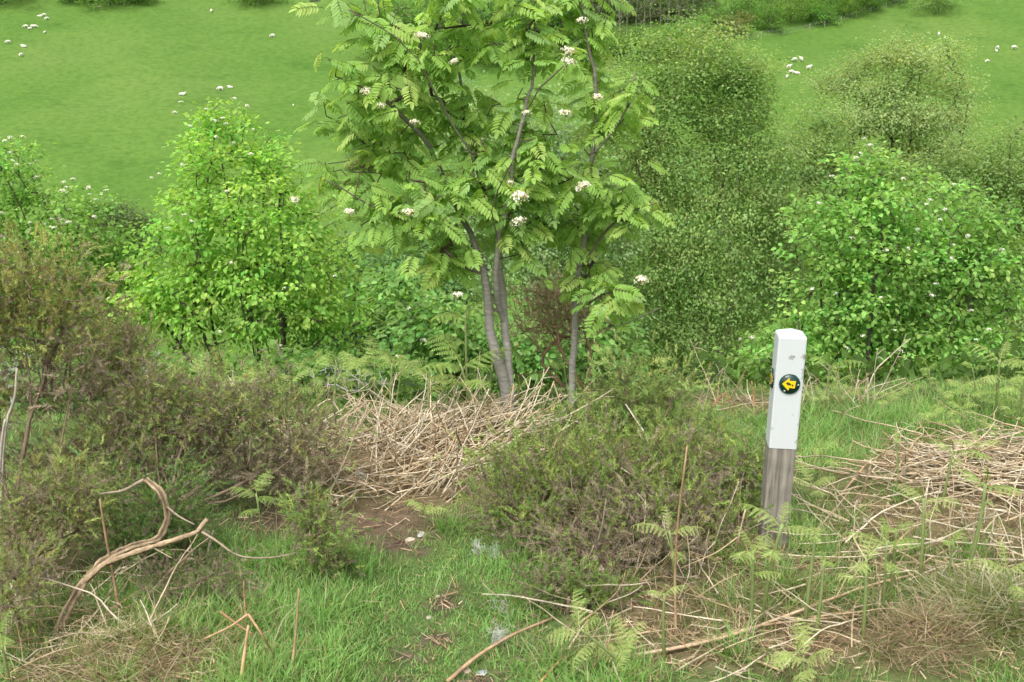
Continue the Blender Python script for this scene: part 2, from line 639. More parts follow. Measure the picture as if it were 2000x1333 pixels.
def shrub(name, label, cat, base, lobes, nclus, lpc, spread, size, col, stems=5, r0=.0035, flowers=(), nflow=0, bark=(.09, .075, .06),
          tv=LEAF_V, tf=LEAF_F, tc=LEAF_C, up=.15, seg=.16, shell=.45, group=None, limbs=(), wood='branches', trunk='stem', leaf_objs=0, **kw):
    t = thing(name, label, cat, base, group)
    sk = Skeleton()
    sk.limb(np.array([base - A(0, 0, .1), base + A(0, 0, .25) + rng.normal(size=3) * .02]), .1)
    for lb in limbs:
        sk.limb(lb, seg)
    nl = len(sk.chains)
    ks = rng.permutation(len(lobes))[:stems] if stems else []
    for k in ks:
        c, r = lobes[k]
        m = base * .5 + c * .5 + A(0, 0, -.1) + rng.normal(size=3) * .06 * np.linalg.norm(c - base)
        sk.limb(np.array([base + A(0, 0, .15), m, c]), seg, .015)
    nl = len(sk.chains)
    C, d, rad, _ = in_lobes(lobes, nclus, shell)
    g = gz(C[:, 0], C[:, 1])
    C[:, 2] = np.maximum(C[:, 2], g + .08)
    sk.grow(C, base, seg, up)
    rr = sk.radii(r0)
    link(trunk, wood_mesh(sk, rr, bark, trunk, M_BARK, set(range(nl)), r0 * .8, 7), t)
    tag(link(wood, wood_mesh(sk, rr, bark, wood, M_BARK, set(range(nl, len(sk.chains))), r0 * .8, 4), t), kind='stuff')
    cen = np.mean([c for c, _ in lobes], 0)
    link('crown', leafage(C, spread, lpc, size, col, tv, tf, tc, centre=cen, **kw).mesh('crown', M_LEAF), t)
    if leaf_objs:
        v = unit(A(0, 0, CAM_H) - cen)
        for k in np.argsort(-((C - cen) @ (v + A(0, 0, .5)) + .15 * rng.normal(size=len(C))))[:leaf_objs]:
            o = unit(rng.normal(size=3) + v * .6 + A(0, 0, .5))
            R = frames(unit(o + A(0, 0, -.5) + .3 * rng.normal(size=3))[None], unit(o + A(0, 0, .8))[None])[0]
            q = MB()
            if (k % 6, tuple(col)) not in LEAF_ME:
                q.add(LEAF_V, LEAF_F, np.asarray(col) * LEAF_GAIN * (.85 + .07 * (k % 6)) * A(1 + .03 * (k % 6 - 2), 1, 1))
                LEAF_ME[k % 6, tuple(col)] = q.mesh('leaf', M_LEAF)
            link('leaf', LEAF_ME[k % 6, tuple(col)], t, mat4(R, C[k] + o * spread * .9, size * (.9 + .3 * rng.random())))
    for k, (px, py, Y, s) in enumerate(flowers):
        p = at(px, py, Y)
        a = rng.random() * 6.28
        R = np.array(Matrix.Rotation(a, 3, 'Z') @ Matrix.Rotation(.5 * rng.random(), 3, 'X'))
        link('flower_cluster', BUSH_BLOSSOM[k % 4], t, mat4(R, p, s))
    if nflow:
        v = unit(A(0, 0, CAM_H) - cen)
        sc = ((C - cen) @ (v * .8 + A(0, 0, .9))) / np.linalg.norm(lobes[0][1]) + .5 * rng.normal(size=len(C))
        for k in np.argsort(-sc)[:nflow]:
            p = C[k] + (v * .5 + A(0, 0, 1)) * spread * 1.1
            R = np.array(Matrix.Rotation(rng.random() * 6.28, 3, 'Z') @ Matrix.Rotation(.5 * rng.random(), 3, 'X'))
            link('flower_cluster', BUSH_BLOSSOM[k % 4], t, mat4(R, p, .75 + .5 * rng.random()))
    return t


# ------------------------------------------------------------------ bushes on the slope below the brow
def L(Y, *ls, depth=None):
    return [lobe(*q, Y + (rng.random() - .5) * .06 * Y, depth) for q in ls]


Y = 9.5
shrub('whitebeam_bush', 'bright lime-green conical bush with few white blossoms left of the rowan', 'bush', ground(at(500, 700, Y)[0], Y),
      L(Y, (480, 590, 225, 115), (470, 440, 150, 140), (430, 300, 75, 90), (560, 480, 130, 150), (360, 540, 95, 110), (640, 590, 90, 110), (300, 590, 70, 90), (420, 240, 32, 45), (510, 290, 40, 55),
        (540, 330, 45, 60), (370, 400, 50, 60)),
      720, 24, .08, .054, (.20, .335, .07), stems=9, leaf_objs=220, seg=.2, group='flowering bushes below the brow', var=.13, up=.3,
      flowers=[(x, y, Y - .7, .8) for x, y in [(354, 200), (343, 220), (403, 214), (436, 231), (442, 242), (456, 193), (494, 254), (419, 236), (371, 247), (491, 301), (311, 340), (443, 374), (360, 420),
                                                (376, 433), (456, 280), (483, 207), (327, 446), (357, 323), (296, 348), (453, 513), (654, 540), (431, 649), (548, 676), (552, 682), (555, 563), (423, 268)]])
Y = 10.5
shrub('rowan_bush', 'spreading green bush thick with small white blossoms at far left', 'bush', ground(at(90, 720, Y)[0], Y),
      L(Y, (20, 370, 75, 85), (110, 470, 130, 110), (50, 580, 140, 120), (200, 600, 90, 110), (-60, 480, 120, 160), (160, 420, 50, 50), (0, 320, 45, 35), (230, 500, 50, 60)),
      620, 28, .1, .05, (.155, .275, .065), stems=7, seg=.22, nflow=75, group='flowering bushes below the brow')
Y = 9.2
shrub('whitebeam_bush', 'rounded mid-green bush with scattered white blossoms behind the waymark post', 'bush', ground(at(1730, 760, Y)[0], Y),
      L(Y, (1720, 420, 130, 100), (1640, 540, 120, 140), (1800, 520, 150, 170), (1890, 590, 100, 130), (1700, 660, 170, 90), (1570, 680, 110, 80), (1480, 700, 50, 50), (1700, 330, 60, 50),
        (1850, 680, 140, 70), (1930, 480, 60, 90), (1600, 430, 60, 60)),
      900, 24, .08, .053, (.165, .29, .075), stems=9, leaf_objs=220, seg=.2, group='flowering bushes below the brow', var=.2,
      flowers=[(x, y, Y - .85, .85) for x, y in [(1688, 271), (1696, 284), (1681, 301), (1673, 308), (1625, 345), (1765, 350), (1864, 361), (1818, 391), (1810, 400), (1846, 410), (1836, 430), (1598, 397),
                                                 (1793, 449), (1890, 462), (1862, 479), (1858, 505), (1664, 466), (1730, 490), (1774, 486), (1955, 488), (1828, 555), (1823, 578), (1720, 582), (1895, 607),
                                                 (1633, 574), (1584, 566), (1747, 646), (1686, 657), (1720, 700), (1762, 687), (1655, 680), (1610, 701), (1907, 664), (1932, 644), (1786, 730), (1470, 659), (1446, 663)]])
Y = 7.6
shrub('hazel_bush', 'low broad-leaved green bush behind the forked rowan trunks', 'bush', ground(at(950, 760, Y)[0], Y),
      L(Y, (840, 640, 90, 80), (930, 680, 110, 80), (1060, 690, 110, 80), (1170, 660, 70, 90), (780, 580, 70, 70), (1000, 760, 150, 50), (1150, 730, 60, 60)),
      440, 20, .08, .056, (.14, .25, .07), stems=6, leaf_objs=120, group='flowering bushes below the brow', flowers=[(780, 697, Y - .5, 1), (831, 666, Y - .5, 1), (798, 603, Y - .4, .8), (1085, 715, Y - .5, .8)])
Y = 12
shrub('willow_bush', 'grey-green leafy bush between the lime bush and the rowan', 'bush', ground(at(790, 560, Y)[0], Y),
      L(Y, (800, 500, 70, 60), (740, 560, 80, 90), (860, 560, 80, 80), (690, 500, 50, 60), (700, 640, 90, 60)),
      480, 28, .11, .055, (.13, .225, .08), stems=6, seg=.25)
Y = 6.6
shrub('bramble_bush', 'low tangled green bramble scrub below the lime bush', 'bush', ground(at(640, 730, Y)[0], Y),
      L(Y, (640, 730, 90, 40), (720, 740, 80, 40), (560, 720, 60, 36), (780, 760, 60, 30), (400, 740, 120, 36), (260, 740, 100, 36)),
      300, 16, .06, .045, (.09, .17, .04), stems=5, bark=(.2, .18, .16))

# ------------------------------------------------------------------ birches and willows further down
KW = dict(tv=BIRCH_V, tf=BIRCH_F, tc=None, soft=1.0)
Y = 17
shrub('birch_tree', 'tall olive-green birch with fine leaves right of the rowan', 'tree', ground(at(1350, 700, Y)[0], Y),
      L(Y, (1380, 165, 125, 105), (1300, 330, 115, 120), (1450, 290, 85, 120), (1410, 480, 145, 150), (1270, 520, 110, 140), (1508, 400, 62, 150), (1455, 170, 60, 75), (1190, 330, 60, 100), (1235, 170, 70, 95), (1340, 105, 80, 70),
        (1310, 660, 160, 100), (1440, 640, 90, 100), (1250, 300, 70, 100)),
      1250, 70, .21, .057, (.172, .252, .085), stems=9, r0=.0026, seg=.4, bark=(.17, .15, .12), up=.5, droop=.5, trunk='trunk', var=.18, **KW)
Y = 21
shrub('willow_tree', 'airy rounded olive willow with visible forked trunk in the right field', 'tree', ground(at(1750, 420, Y)[0], Y),
      L(Y, (1690, 128, 42, 26), (1750, 100, 40, 26), (1800, 118, 36, 28), (1848, 108, 22, 34), (1635, 160, 48, 26), (1700, 182, 56, 30), (1770, 168, 50, 34), (1855, 172, 42, 30), (1890, 205, 28, 24), (1740, 232, 84, 36), (1655, 238, 46, 32), (1830, 242, 56, 36), (1780, 305, 90, 45)),
      520, 56, .21, .057, (.20, .265, .108), stems=8, r0=.0042, seg=.5, bark=(.07, .06, .045), trunk='trunk',
      limbs=[np.array([at(1752, 400, Y), at(1747, 290, Y), at(1742, 225, Y), at(1735, 150, Y)]), np.array([at(1750, 300, Y), at(1780, 240, Y), at(1830, 205, Y)]), np.array([at(1748, 290, Y), at(1700, 210, Y), at(1660, 140, Y)])], **KW)
shrub('willow_tree', 'dense olive willow filling the gap between birch and airy willow', 'tree', ground(at(1600, 500, 19)[0], 19),
      L(19, (1605, 250, 50, 60), (1560, 300, 50, 60), (1560, 360, 70, 85), (1650, 330, 70, 60), (1560, 460, 70, 100), (1700, 350, 80, 60), (1500, 560, 90, 90)),
      680, 56, .21, .057, (.168, .242, .085), stems=6, r0=.003, seg=.4, bark=(.08, .07, .05), trunk='trunk', **KW)
shrub('willow_tree', 'dark olive willow at the right edge behind the blossom bush', 'tree', ground(at(1930, 520, 18)[0], 18),
      L(18, (1860, 320, 80, 60), (1930, 350, 80, 80), (1975, 270, 40, 35), (1990, 440, 80, 120), (1880, 430, 90, 70), (2060, 380, 100, 130), (1990, 580, 70, 110), (1960, 680, 90, 60)),
      780, 56, .21, .057, (.16, .234, .082), stems=6, r0=.003, seg=.4, bark=(.08, .07, .05), trunk='trunk', **KW)
shrub('birch_tree', 'grey-green birch standing directly behind the rowan crown', 'tree', ground(at(1040, 600, 16)[0], 16),
      L(16, (1000, 330, 120, 110), (930, 250, 70, 100), (1090, 300, 100, 130), (1010, 480, 160, 110), (1160, 450, 80, 130), (930, 420, 60, 100), (1130, 600, 120, 80), (900, 560, 80, 70)),
      800, 52, .19, .056, (.18, .26, .12), stems=7, r0=.004, seg=.4, bark=(.2, .18, .16), up=.5, trunk='trunk', **KW)
shrub('willow_bush', 'hazy grey-green bush at the foot of the left pasture', 'bush', ground(at(235, 470, 62)[0], 62),
      L(62, (225, 420, 45, 34), (275, 450, 40, 34), (180, 445, 50, 38), (240, 500, 70, 40)), 300, 36, .4, .17, (.10, .145, .06), stems=3, r0=.01, seg=1., **KW)

# ------------------------------------------------------------------ rowan trees
def rowan_leaf(seed):
    r = np.random.default_rng(seed)
    mb = MB()
    n = 7
    ln = 1.0
    t = np.linspace(0, 1, n + 2)
    dr = .25 + .3 * r.random()
    rach = np.stack([.05 * np.sin(t * 2 + r.random()), t * ln * (1 - .12 * dr * t), -dr * t ** 2 * .55], 1)
    mb.tube(rach, np.linspace(.014, .006, n + 2), 3, (.16, .17, .05), ref=A(1, 0, 0))
    P, D, S = [], [], []
    for i in range(2, n + 2):
        ta = unit(rach[i] - rach[i - 1])
        l = .40 * (1 - .9 * abs(i / (n + 1) - .55) ** 1.6) * (.9 + .2 * r.random())
        for sd in (-1, 1):
            P.append(rach[i])
            D.append(unit(ta * .5 + A(sd * .9, 0, 0) + A(0, 0, -.12 - .15 * r.random())))
            S.append((l * .54, l, l))
    P.append(rach[-1])
    D.append(unit(rach[-1] - rach[-2]))
    S.append((.26, .36, .36))
    D = np.array(D)
    c = A(1, 1, 1) * (.92 + .16 * r.random((len(P), 1)))
    mb.inst(LEAF_V, LEAF_F, np.array(P), frames(D, A(0, 0, 1) + .18 * r.normal(size=D.shape)), np.array(S), c, LEAF_C)
    return mb


ROWAN_T = [rowan_leaf(40 + i) for i in range(6)]
ROWAN_COLS = [(.28, .46, .105), (.33, .50, .125), (.24, .41, .105), (.41, .54, .16), (.31, .47, .17)]
ROWAN_ME = {}
for a_, tm in enumerate(ROWAN_T):
    for b_, c_ in enumerate(ROWAN_COLS):
        q = MB()
        q.v, q.f3, q.f4, q.n = tm.v, tm.f3, tm.f4, tm.n
        q.c = [np.asarray(c) * np.asarray(c_) if i else c for i, c in enumerate(tm.c)]
        ROWAN_ME[a_, b_] = q.mesh('leaf', M_LEAF)


def rowan(name, label, limbs, lobes, nclus, per, base, blossoms, r0, nleaf_objects):
    t = thing(name, label, 'tree', base, 'rowan saplings')
    sk = Skeleton()
    for lb in limbs:
        sk.limb(np.array([at(*q) for q in lb]), .06, .006)
    nl = len(sk.chains)
    C, d, rad, _ = in_lobes(lobes, nclus, .6)
    sk.grow(C, base, .07, .2)
    rr = sk.radii(r0, .5)
    first = sk.chains[0]
    rr[first] = np.maximum(rr[first], np.interp(np.linspace(0, 1, len(first)), [0, .35, .6, 1], [.031, .019, .008, .003] if len(limbs) > 5 else [.016, .013, .008, .003]))
    for k in range(len(limbs)):
        nm = 'trunk' if k < 2 + (len(limbs) > 5) else 'limb'
        ch = sk.chains[k]
        r = rr[ch].copy()
        if k == 1 and len(limbs) > 5:
            r = np.maximum(r, np.interp(np.linspace(0, 1, len(ch)), [0, .4, .7, 1], [.020, .014, .007, .003]))
        if k:
            r[0] = r[1]
        mb = MB()
        z = np.linspace(0, 1, len(ch))[:, None]
        lowc, topc = ((.29, .28, .245), (.16, .135, .11)) if nm == 'trunk' else ((.18, .15, .12), (.105, .085, .065))
        mb.tube(sk.P[ch], r, 9, np.asarray(lowc) * (1 - z) + np.asarray(topc) * z)
        link(nm, mb.mesh(nm, M_RBARK, True), t)
    tag(link('twigs', wood_mesh(sk, rr, (.075, .05, .04), 'twigs', M_RBARK, set(range(nl, len(sk.chains))), .0022, 4), t), kind='stuff')
    # compound leaves at the twig ends
    n = nclus * per
    k = np.repeat(np.arange(nclus), per)
    ends = np.array([sk.par[c[-1]] if len(c) else 0 for c in sk.chains[nl:]])
    az = np.tile(np.arange(per) * 2.4, nclus) + np.repeat(rng.random(nclus) * 6.28, per)
    el = -.65 + .8 * rng.random(n)
    D = np.stack([np.cos(az) * np.cos(el), np.sin(az) * np.cos(el), np.sin(el)], 1)
    P = C[k] + rng.normal(size=(n, 3)) * .03 + A(0, 0, 1) * (rng.random((n, 1)) - .7) * .07
    R = frames(D, A(0, -.5, 1) + .3 * rng.normal(size=(n, 3)))
    S = .078 + .052 * rng.random(n)
    tid, cid = rng.integers(0, 6, n), rng.choice(5, n, p=[.3, .25, .2, .12, .13])
    cc = P - A(0, 0, CAM_H)
    score = S / np.linalg.norm(cc, axis=1) - .004 * (P[:, 1] - base[1])
    px, py = project(P[:, 0], P[:, 1], P[:, 2])
    score = np.where((py > 20) & (px > 0) & (px < 2000), score, -9)
    big = set(np.argsort(-score)[:nleaf_objects].tolist())
    rest = MB()
    for i in range(n):
        if i in big:
            link('leaf', ROWAN_ME[int(tid[i]), int(cid[i])], t, mat4(R[i], P[i], S[i]))
    for a in range(6):
        for b in range(5):
            sel = np.array([i for i in range(n) if i not in big and tid[i] == a and cid[i] == b], int)
            if len(sel) == 0:
                continue
            tm = ROWAN_T[a]
            off = 0
            for j in range(len(tm.v)):
                v = tm.v[j]
                f4 = tm.f4[j] - off
                cl = np.asarray(tm.c[j]) * (1 if j == 0 else np.asarray(ROWAN_COLS[b]))
                rest.inst(v, f4, P[sel], R[sel], S[sel], np.ones((len(sel), 3)), cl)
                off += len(v)
    if rest.n:
        tag(link('foliage', rest.mesh('foliage', M_LEAF), t), kind='stuff')
    for k, (px, py, Y, s) in enumerate(blossoms):
        Rm = np.array(Matrix.Rotation(rng.random() * 6.28, 3, 'Z') @ Matrix.Rotation(.7 * (rng.random() - .2), 3, 'X'))
        link('flower_cluster', ROWAN_BLOSSOM[k % 5], t, mat4(Rm, at(px, py, Y), s))
    return t


b1 = hit(1000, 838)
Y0 = float(b1[1])
rowan('rowan_tree', 'forked grey-barked young rowan with feathery leaves and cream blossom heads',
      [[(1002, 850, Y0), (996, 790, Y0), (985, 740, Y0), (965, 695, Y0), (950, 630, Y0), (938, 550, Y0), (905, 440, Y0 + .1), (850, 340, Y0 + .1), (800, 250, Y0), (730, 185, Y0 - .1), (655, 150, Y0 - .1)],
       [(996, 790, Y0), (990, 720, Y0 + .03), (982, 620, Y0 + .05), (972, 500, Y0 + .05), (960, 380, Y0 + .1), (915, 230, Y0 + .15), (890, 100, Y0 + .2), (885, -60, Y0 + .2)],
       [(985, 640, Y0 + .05), (975, 560, Y0 - .05), (978, 470, Y0 - .1), (1000, 350, Y0 - .1), (1020, 220, Y0 - .1), (1050, 100, Y0), (1040, -60, Y0)],
       [(938, 545, Y0), (880, 500, Y0 - .05), (790, 440, Y0 - .1), (710, 395, Y0 - .15), (635, 352, Y0 - .2)],
       [(955, 400, Y0 + .1), (920, 300, Y0 - .1), (850, 180, Y0 - .2), (790, 90, Y0 - .25), (680, 20, Y0 - .3)],
       [(1020, 220, Y0 - .1), (1060, 165, Y0 - .2), (1105, 125, Y0 - .3)],
       [(850, 340, Y0 + .1), (780, 300, Y0 + .15), (700, 310, Y0 + .2), (640, 320, Y0 + .2)],
       [(975, 470, Y0 - .1), (960, 400, Y0 - .3), (990, 330, Y0 - .45), (1010, 300, Y0 - .5)]],
      L(Y0, (700, 170, 80, 50), (800, 110, 110, 70), (900, 60, 110, 80), (1030, 60, 100, 90), (880, 220, 110, 90), (780, 270, 90, 60), (680, 340, 75, 40), (800, 390, 90, 50), (930, 350, 100, 90),
        (1020, 250, 90, 100), (1000, 420, 90, 80), (890, 480, 70, 50), (665, 130, 40, 35), (725, 30, 70, 35), (645, 348, 40, 25), (880, -40, 160, 40), (860, 460, 80, 45), (750, 440, 60, 35), (660, 230, 60, 40), (1080, 330, 60, 60), depth=.15),
      275, 3, b1,
      [(1108, 100, 4.0, 1.05), (1109, 119, 4.0, .95), (1104, 222, 4.0, 1.05), (1015, 387, 3.85, 1.15), (1012, 433, 3.85, 1.05), (798, 415, 4.0, .95), (683, 413, 4.0, .8), (893, 577, 3.95, .95),
       (828, 72, 4.0, .8), (715, 178, 4.05, .8), (743, 207, 4.05, .75), (887, 119, 4.0, .6), (576, 391, 4.05, .8), (812, 240, 4.05, .6), (1028, 220, 4.05, .6), (997, 357, 3.9, .6)], .0024, 300)
b2 = hit(1113, 812)
Y1 = float(b2[1])
rowan('rowan_tree', 'slender single-stemmed rowan sapling just right of the forked one', 
      [[(1110, 830, Y1), (1114, 770, Y1), (1118, 660, Y1), (1130, 520, Y1), (1142, 400, Y1), (1152, 300, Y1), (1160, 180, Y1), (1145, 60, Y1), (1120, -60, Y1)],
       [(1150, 320, Y1), (1200, 260, Y1 - .1), (1235, 200, Y1 - .15), (1240, 140, Y1 - .15)],
       [(1130, 520, Y1), (1180, 450, Y1 - .1), (1240, 410, Y1 - .15), (1290, 395, Y1 - .2)],
       [(1122, 610, Y1), (1180, 575, Y1 - .1), (1248, 560, Y1 - .15)],
       [(1120, 650, Y1), (1200, 636, Y1 - .15), (1250, 625, Y1 - .2), (1290, 602, Y1 - .2)]],
      L(Y1, (1140, 60, 60, 70), (1170, 200, 70, 80), (1220, 180, 45, 55), (1190, 340, 90, 80), (1240, 400, 60, 40), (1150, 440, 70, 60), (1200, 555, 60, 36), (1160, 520, 50, 36), (1080, 400, 60, 60), (1120, -20, 80, 40), depth=.13),
      120, 3, b2, [(1168, 190, 4.0, .8), (1142, 360, 3.95, .85), (1130, 370, 3.95, .6), (1250, 549, 4.0, .9), (1137, 40, 4.05, .8)], .0022, 160)

# ------------------------------------------------------------------ gorse
def sprig(seed, ns=28, bare=False):
    r = np.random.default_rng(seed)
    v, f = [], []
    for i in range(ns):
        t = .05 + .95 * (i / ns)
        a = i * 2.4 + r.random()
        l = (.22 + .14 * r.random()) * (1.05 - .45 * t)
        d = unit(A(math.cos(a), .55 + .5 * r.random() + 1.2 * t ** 3, math.sin(a)))
        p = A(0, t, 0)
        w = unit(np.cross(d, r.normal(size=3))) * .026
        n0 = len(v)
        v += [p - w, p + w, p + d * l]
        f.append((n0, n0 + 1, n0 + 2))
    n0 = len(v)
    for a in range(3):
        w = A(math.cos(a * 2.1), 0, math.sin(a * 2.1)) * .014
        v += [w, A(0, 1, 0) + w * .5]
    for a in range(3):
        b = (a + 1) % 3
        f += [(n0 + 2 * a, n0 + 2 * b, n0 + 2 * b + 1), (n0 + 2 * a, n0 + 2 * b + 1, n0 + 2 * a + 1)]
    return np.array(v), np.array(f)


SPRIGS = [sprig(70 + i) for i in range(3)]


def sprig_mesh(P, D, S, Cc, name):
    mb = MB()
    k = rng.integers(0, 3, len(P))
    for q in range(3):
        s = k == q
        if s.any():
            v, f = SPRIGS[q]
            U = rng.normal(size=(int(s.sum()), 3))
            mb.inst(v, f, P[s], frames(D[s], U), S[s], Cc[s])
    return mb.mesh(name, M_SPINE)


def gorse(label, base, lobes, nclus, per=4, dead=.35, size=.085, spread=.045, limbs=(), stems=4, green=(.075, .125, .028), brown=(.15, .095, .055), r0=.0013, bark=(.17, .125, .085), dead_lobes=(), name='gorse_bush', group='gorse bushes'):
    t = thing(name, label, 'bush', base, group)
    sk = Skeleton()
    sk.limb(np.array([base - A(0, 0, .05), base + A(0, 0, .06)]), .05, .003)
    for lb in limbs:
        sk.limb(lb, .06, .008)
    for k in rng.permutation(len(lobes))[:stems]:
        c, r = lobes[k]
        m = base * .55 + c * .45 + rng.normal(size=3) * .05 * np.linalg.norm(c - base)
        sk.limb(np.array([base + A(0, 0, .04), m, c]), .08, .008)
    nl = len(sk.chains)
    C, d, rad, lid = in_lobes(lobes, nclus, .5)
    lc, lr = np.array([q[0] for q in lobes])[lid], np.array([q[1] for q in lobes])[lid]
    far = rng.random(nclus) < .16
    dd = unit(d + A(0, 0, .8))
    C[far] = (lc + dd * lr * (1.05 + .45 * rng.random((nclus, 1))))[far]
    C[:, 2] = np.maximum(C[:, 2], gz(C[:, 0], C[:, 1]) + .03)
    sk.grow(C, base, .07, .25)
    rr = sk.radii(r0, .46)
    link('stem', wood_mesh(sk, rr, bark, 'stem', M_BARK, set(range(nl)), .003, 7), t)
    tag(link('twigs', wood_mesh(sk, rr, bark, 'twigs', M_BARK, set(range(nl, len(sk.chains))), .0013, 4), t), kind='stuff')
    per, size = per + 2, size * .72
    n = nclus * per
    k = np.repeat(np.arange(nclus), per)
    off = rng.normal(size=(n, 3)) * spread
    P = C[k] + off
    D = unit(unit(off) * .6 + d[k] * .6 + A(0, 0, .45) + rng.normal(size=(n, 3)) * .6)
    deadp = np.clip(dead * 1.0 * (1.25 - rad[k]) / .6, 0, 1)
    low = (C[k][:, 2] - C[:, 2].min()) / max(np.ptp(C[:, 2]), .01)
    deadp = np.clip(deadp * (1.45 - .8 * low), 0, 1)
    if len(dead_lobes):
        deadp = np.where(np.isin(lid[k], dead_lobes), np.maximum(deadp, .78), deadp)
    isd = rng.random(nclus)[k] * .7 + rng.random(n) * .3 < deadp
    S = size * (.6 + .7 * rng.random(n))
    cv = (1 + .2 * rng.normal(size=nclus))[k][:, None] * (1 + .15 * rng.normal(size=(n, 1)))
    g = np.asarray(green) * A(2.3, 2.2, 2.4) * cv * np.stack([1.15 + .12 * rng.normal(size=n), np.ones(n), np.ones(n)], 1)
    b = np.asarray(brown) * A(1.75, 2.3, 2.75) * cv
    if (~isd).any():
        link('foliage', sprig_mesh(P[~isd], D[~isd], S[~isd], np.clip(g[~isd], .01, .5), 'foliage'), t)
    if isd.any():
        link('dead_foliage', sprig_mesh(P[isd], D[isd], S[isd], np.clip(b[isd], .01, .5), 'dead_foliage'), t)['label'] = 'dry brown spines inside the bush'
    return t


def LG(Y, *ls, depth=None):
    return [lobe(*q[:4], q[4] if len(q) > 4 else Y, depth) for q in ls]


# tall leggy gorse at the left edge
bg_ = hit(40, 1130)
gorse('tall leggy gorse with rusty-green crown and bare stems at left edge', bg_,
      LG(3.45, (60, 540, 90, 50), (130, 580, 60, 60), (0, 610, 80, 60), (110, 650, 70, 40), (60, 720, 60, 50), (150, 740, 60, 40), (-40, 560, 80, 80), (-20, 760, 60, 80)), 360, 4, .3, .075, .04,
      limbs=[np.array([at(30, 1120, 3.1), at(20, 980, 3.2), at(40, 860, 3.3), at(60, 760, 3.4), at(45, 660, 3.45), at(30, 600, 3.45)]),
             np.array([at(40, 860, 3.3), at(90, 740, 3.4), at(125, 640, 3.45)]), np.array([at(60, 780, 3.4), at(120, 720, 3.4), at(170, 660, 3.45)])],
      green=(.105, .135, .038), brown=(.16, .10, .06), stems=2, dead_lobes=(4, 5))
gorse('small rusty gorse beside the tall leggy gorse with pale dead twigs behind', hit(240, 960),
      LG(3.9, (215, 700, 55, 50), (180, 660, 45, 50), (255, 690, 30, 50), (230, 760, 60, 40)), 170, 4, .55, .075, .04, green=(.08, .115, .03), brown=(.17, .105, .06), dead_lobes=(3,))
# wide gorse across the left middle
gorse('wide spreading gorse with brown dry underside left of the bracken heap', hit(330, 1030),
      LG(3.5, (250, 830, 110, 60), (370, 800, 110, 60), (470, 790, 80, 55), (560, 820, 80, 55), (620, 860, 55, 55), (180, 900, 110, 60), (330, 900, 110, 50), (450, 900, 110, 60), (540, 910, 70, 40),
         (90, 930, 80, 60), (300, 760, 80, 35)), 780, 4, .5, .07, .04, dead_lobes=(7, 8), green=(.092, .132, .038), stems=9)
gorse('dark green low gorse under the curved bare stem at left', hit(330, 1120),
      LG(3.0, (310, 1000, 80, 70), (260, 1050, 60, 50), (340, 1090, 70, 40)), 200, 4, .25, .065, .035, green=(.05, .10, .024))
gorse('dry brown gorse remnant in grass below the curved stem', hit(330, 1190), LG(2.75, (330, 1150, 70, 30), (420, 1120, 40, 20), (470, 1160, 30, 20)), 70, 4, .9, .05, .03, green=(.07, .10, .03))
gorse('small upright gorse seedling on the left of the grassy path', hit(630, 1120), LG(3.0, (625, 1050, 50, 45), (600, 1010, 25, 40), (650, 1090, 30, 25)), 95, 4, .3, .06, .03, green=(.085, .14, .035))
gorse('scraggly low gorse at the left edge behind the bent stem', hit(70, 1120), LG(2.9, (60, 990, 80, 50), (140, 960, 70, 40), (20, 1060, 50, 46, 2.8), (170, 1010, 46, 36, 3.0)), 170, 4, .4, .065, .04, green=(.09, .13, .036))
gorse('scraggly gorse low in the left corner grass', hit(40, 1230), LG(2.5, (10, 1160, 50, 40), (40, 1120, 40, 36, 2.6)), 60, 4, .5, .06, .035, green=(.09, .13, .036))
# rounded gorse in front of the post
gorse('rounded dense gorse bush between the grassy path and the post', hit(1190, 1130),
      LG(3.35, (1080, 930, 130, 60), (1010, 950, 85, 70), (1200, 920, 130, 60), (1330, 910, 90, 60), (1060, 1020, 110, 60, 3.15), (1200, 1010, 130, 60, 3.1), (1330, 1000, 90, 60, 3.1), (1400, 930, 60, 50), (1150, 1080, 110, 40, 2.95),
         (1300, 1080, 90, 50, 2.95), (1400, 1030, 50, 50, 3.05), (980, 1000, 55, 50, 3.2)), 1050, 4, .42, .07, .04, dead_lobes=(8, 9), green=(.08, .13, .03), stems=9)
gorse('loose upright gorse sprays rising behind the rounded gorse', hit(1260, 900),
      LG(4.1, (1220, 790, 50, 70), (1300, 780, 50, 55), (1160, 830, 80, 40), (1280, 850, 100, 40), (1210, 730, 22, 35), (1320, 740, 22, 35), (1390, 850, 60, 30), (1090, 850, 60, 30)), 330, 4, .14, .085, .04, green=(.10, .16, .045))
gorse('low trailing gorse at the foot of the rounded bush by the path', hit(1110, 1200),
      LG(2.75, (1080, 1150, 70, 25), (1150, 1190, 70, 25), (1180, 1230, 50, 20), (1070, 1220, 40, 20)), 130, 4, .3, .06, .03, green=(.07, .125, .028))
gorse('narrow gorse spray standing against the left side of the post', hit(1440, 1080), LG(3.3, (1440, 960, 35, 60), (1420, 1030, 45, 40), (1460, 900, 25, 40)), 130, 4, .3, .065, .03, green=(.075, .13, .03))
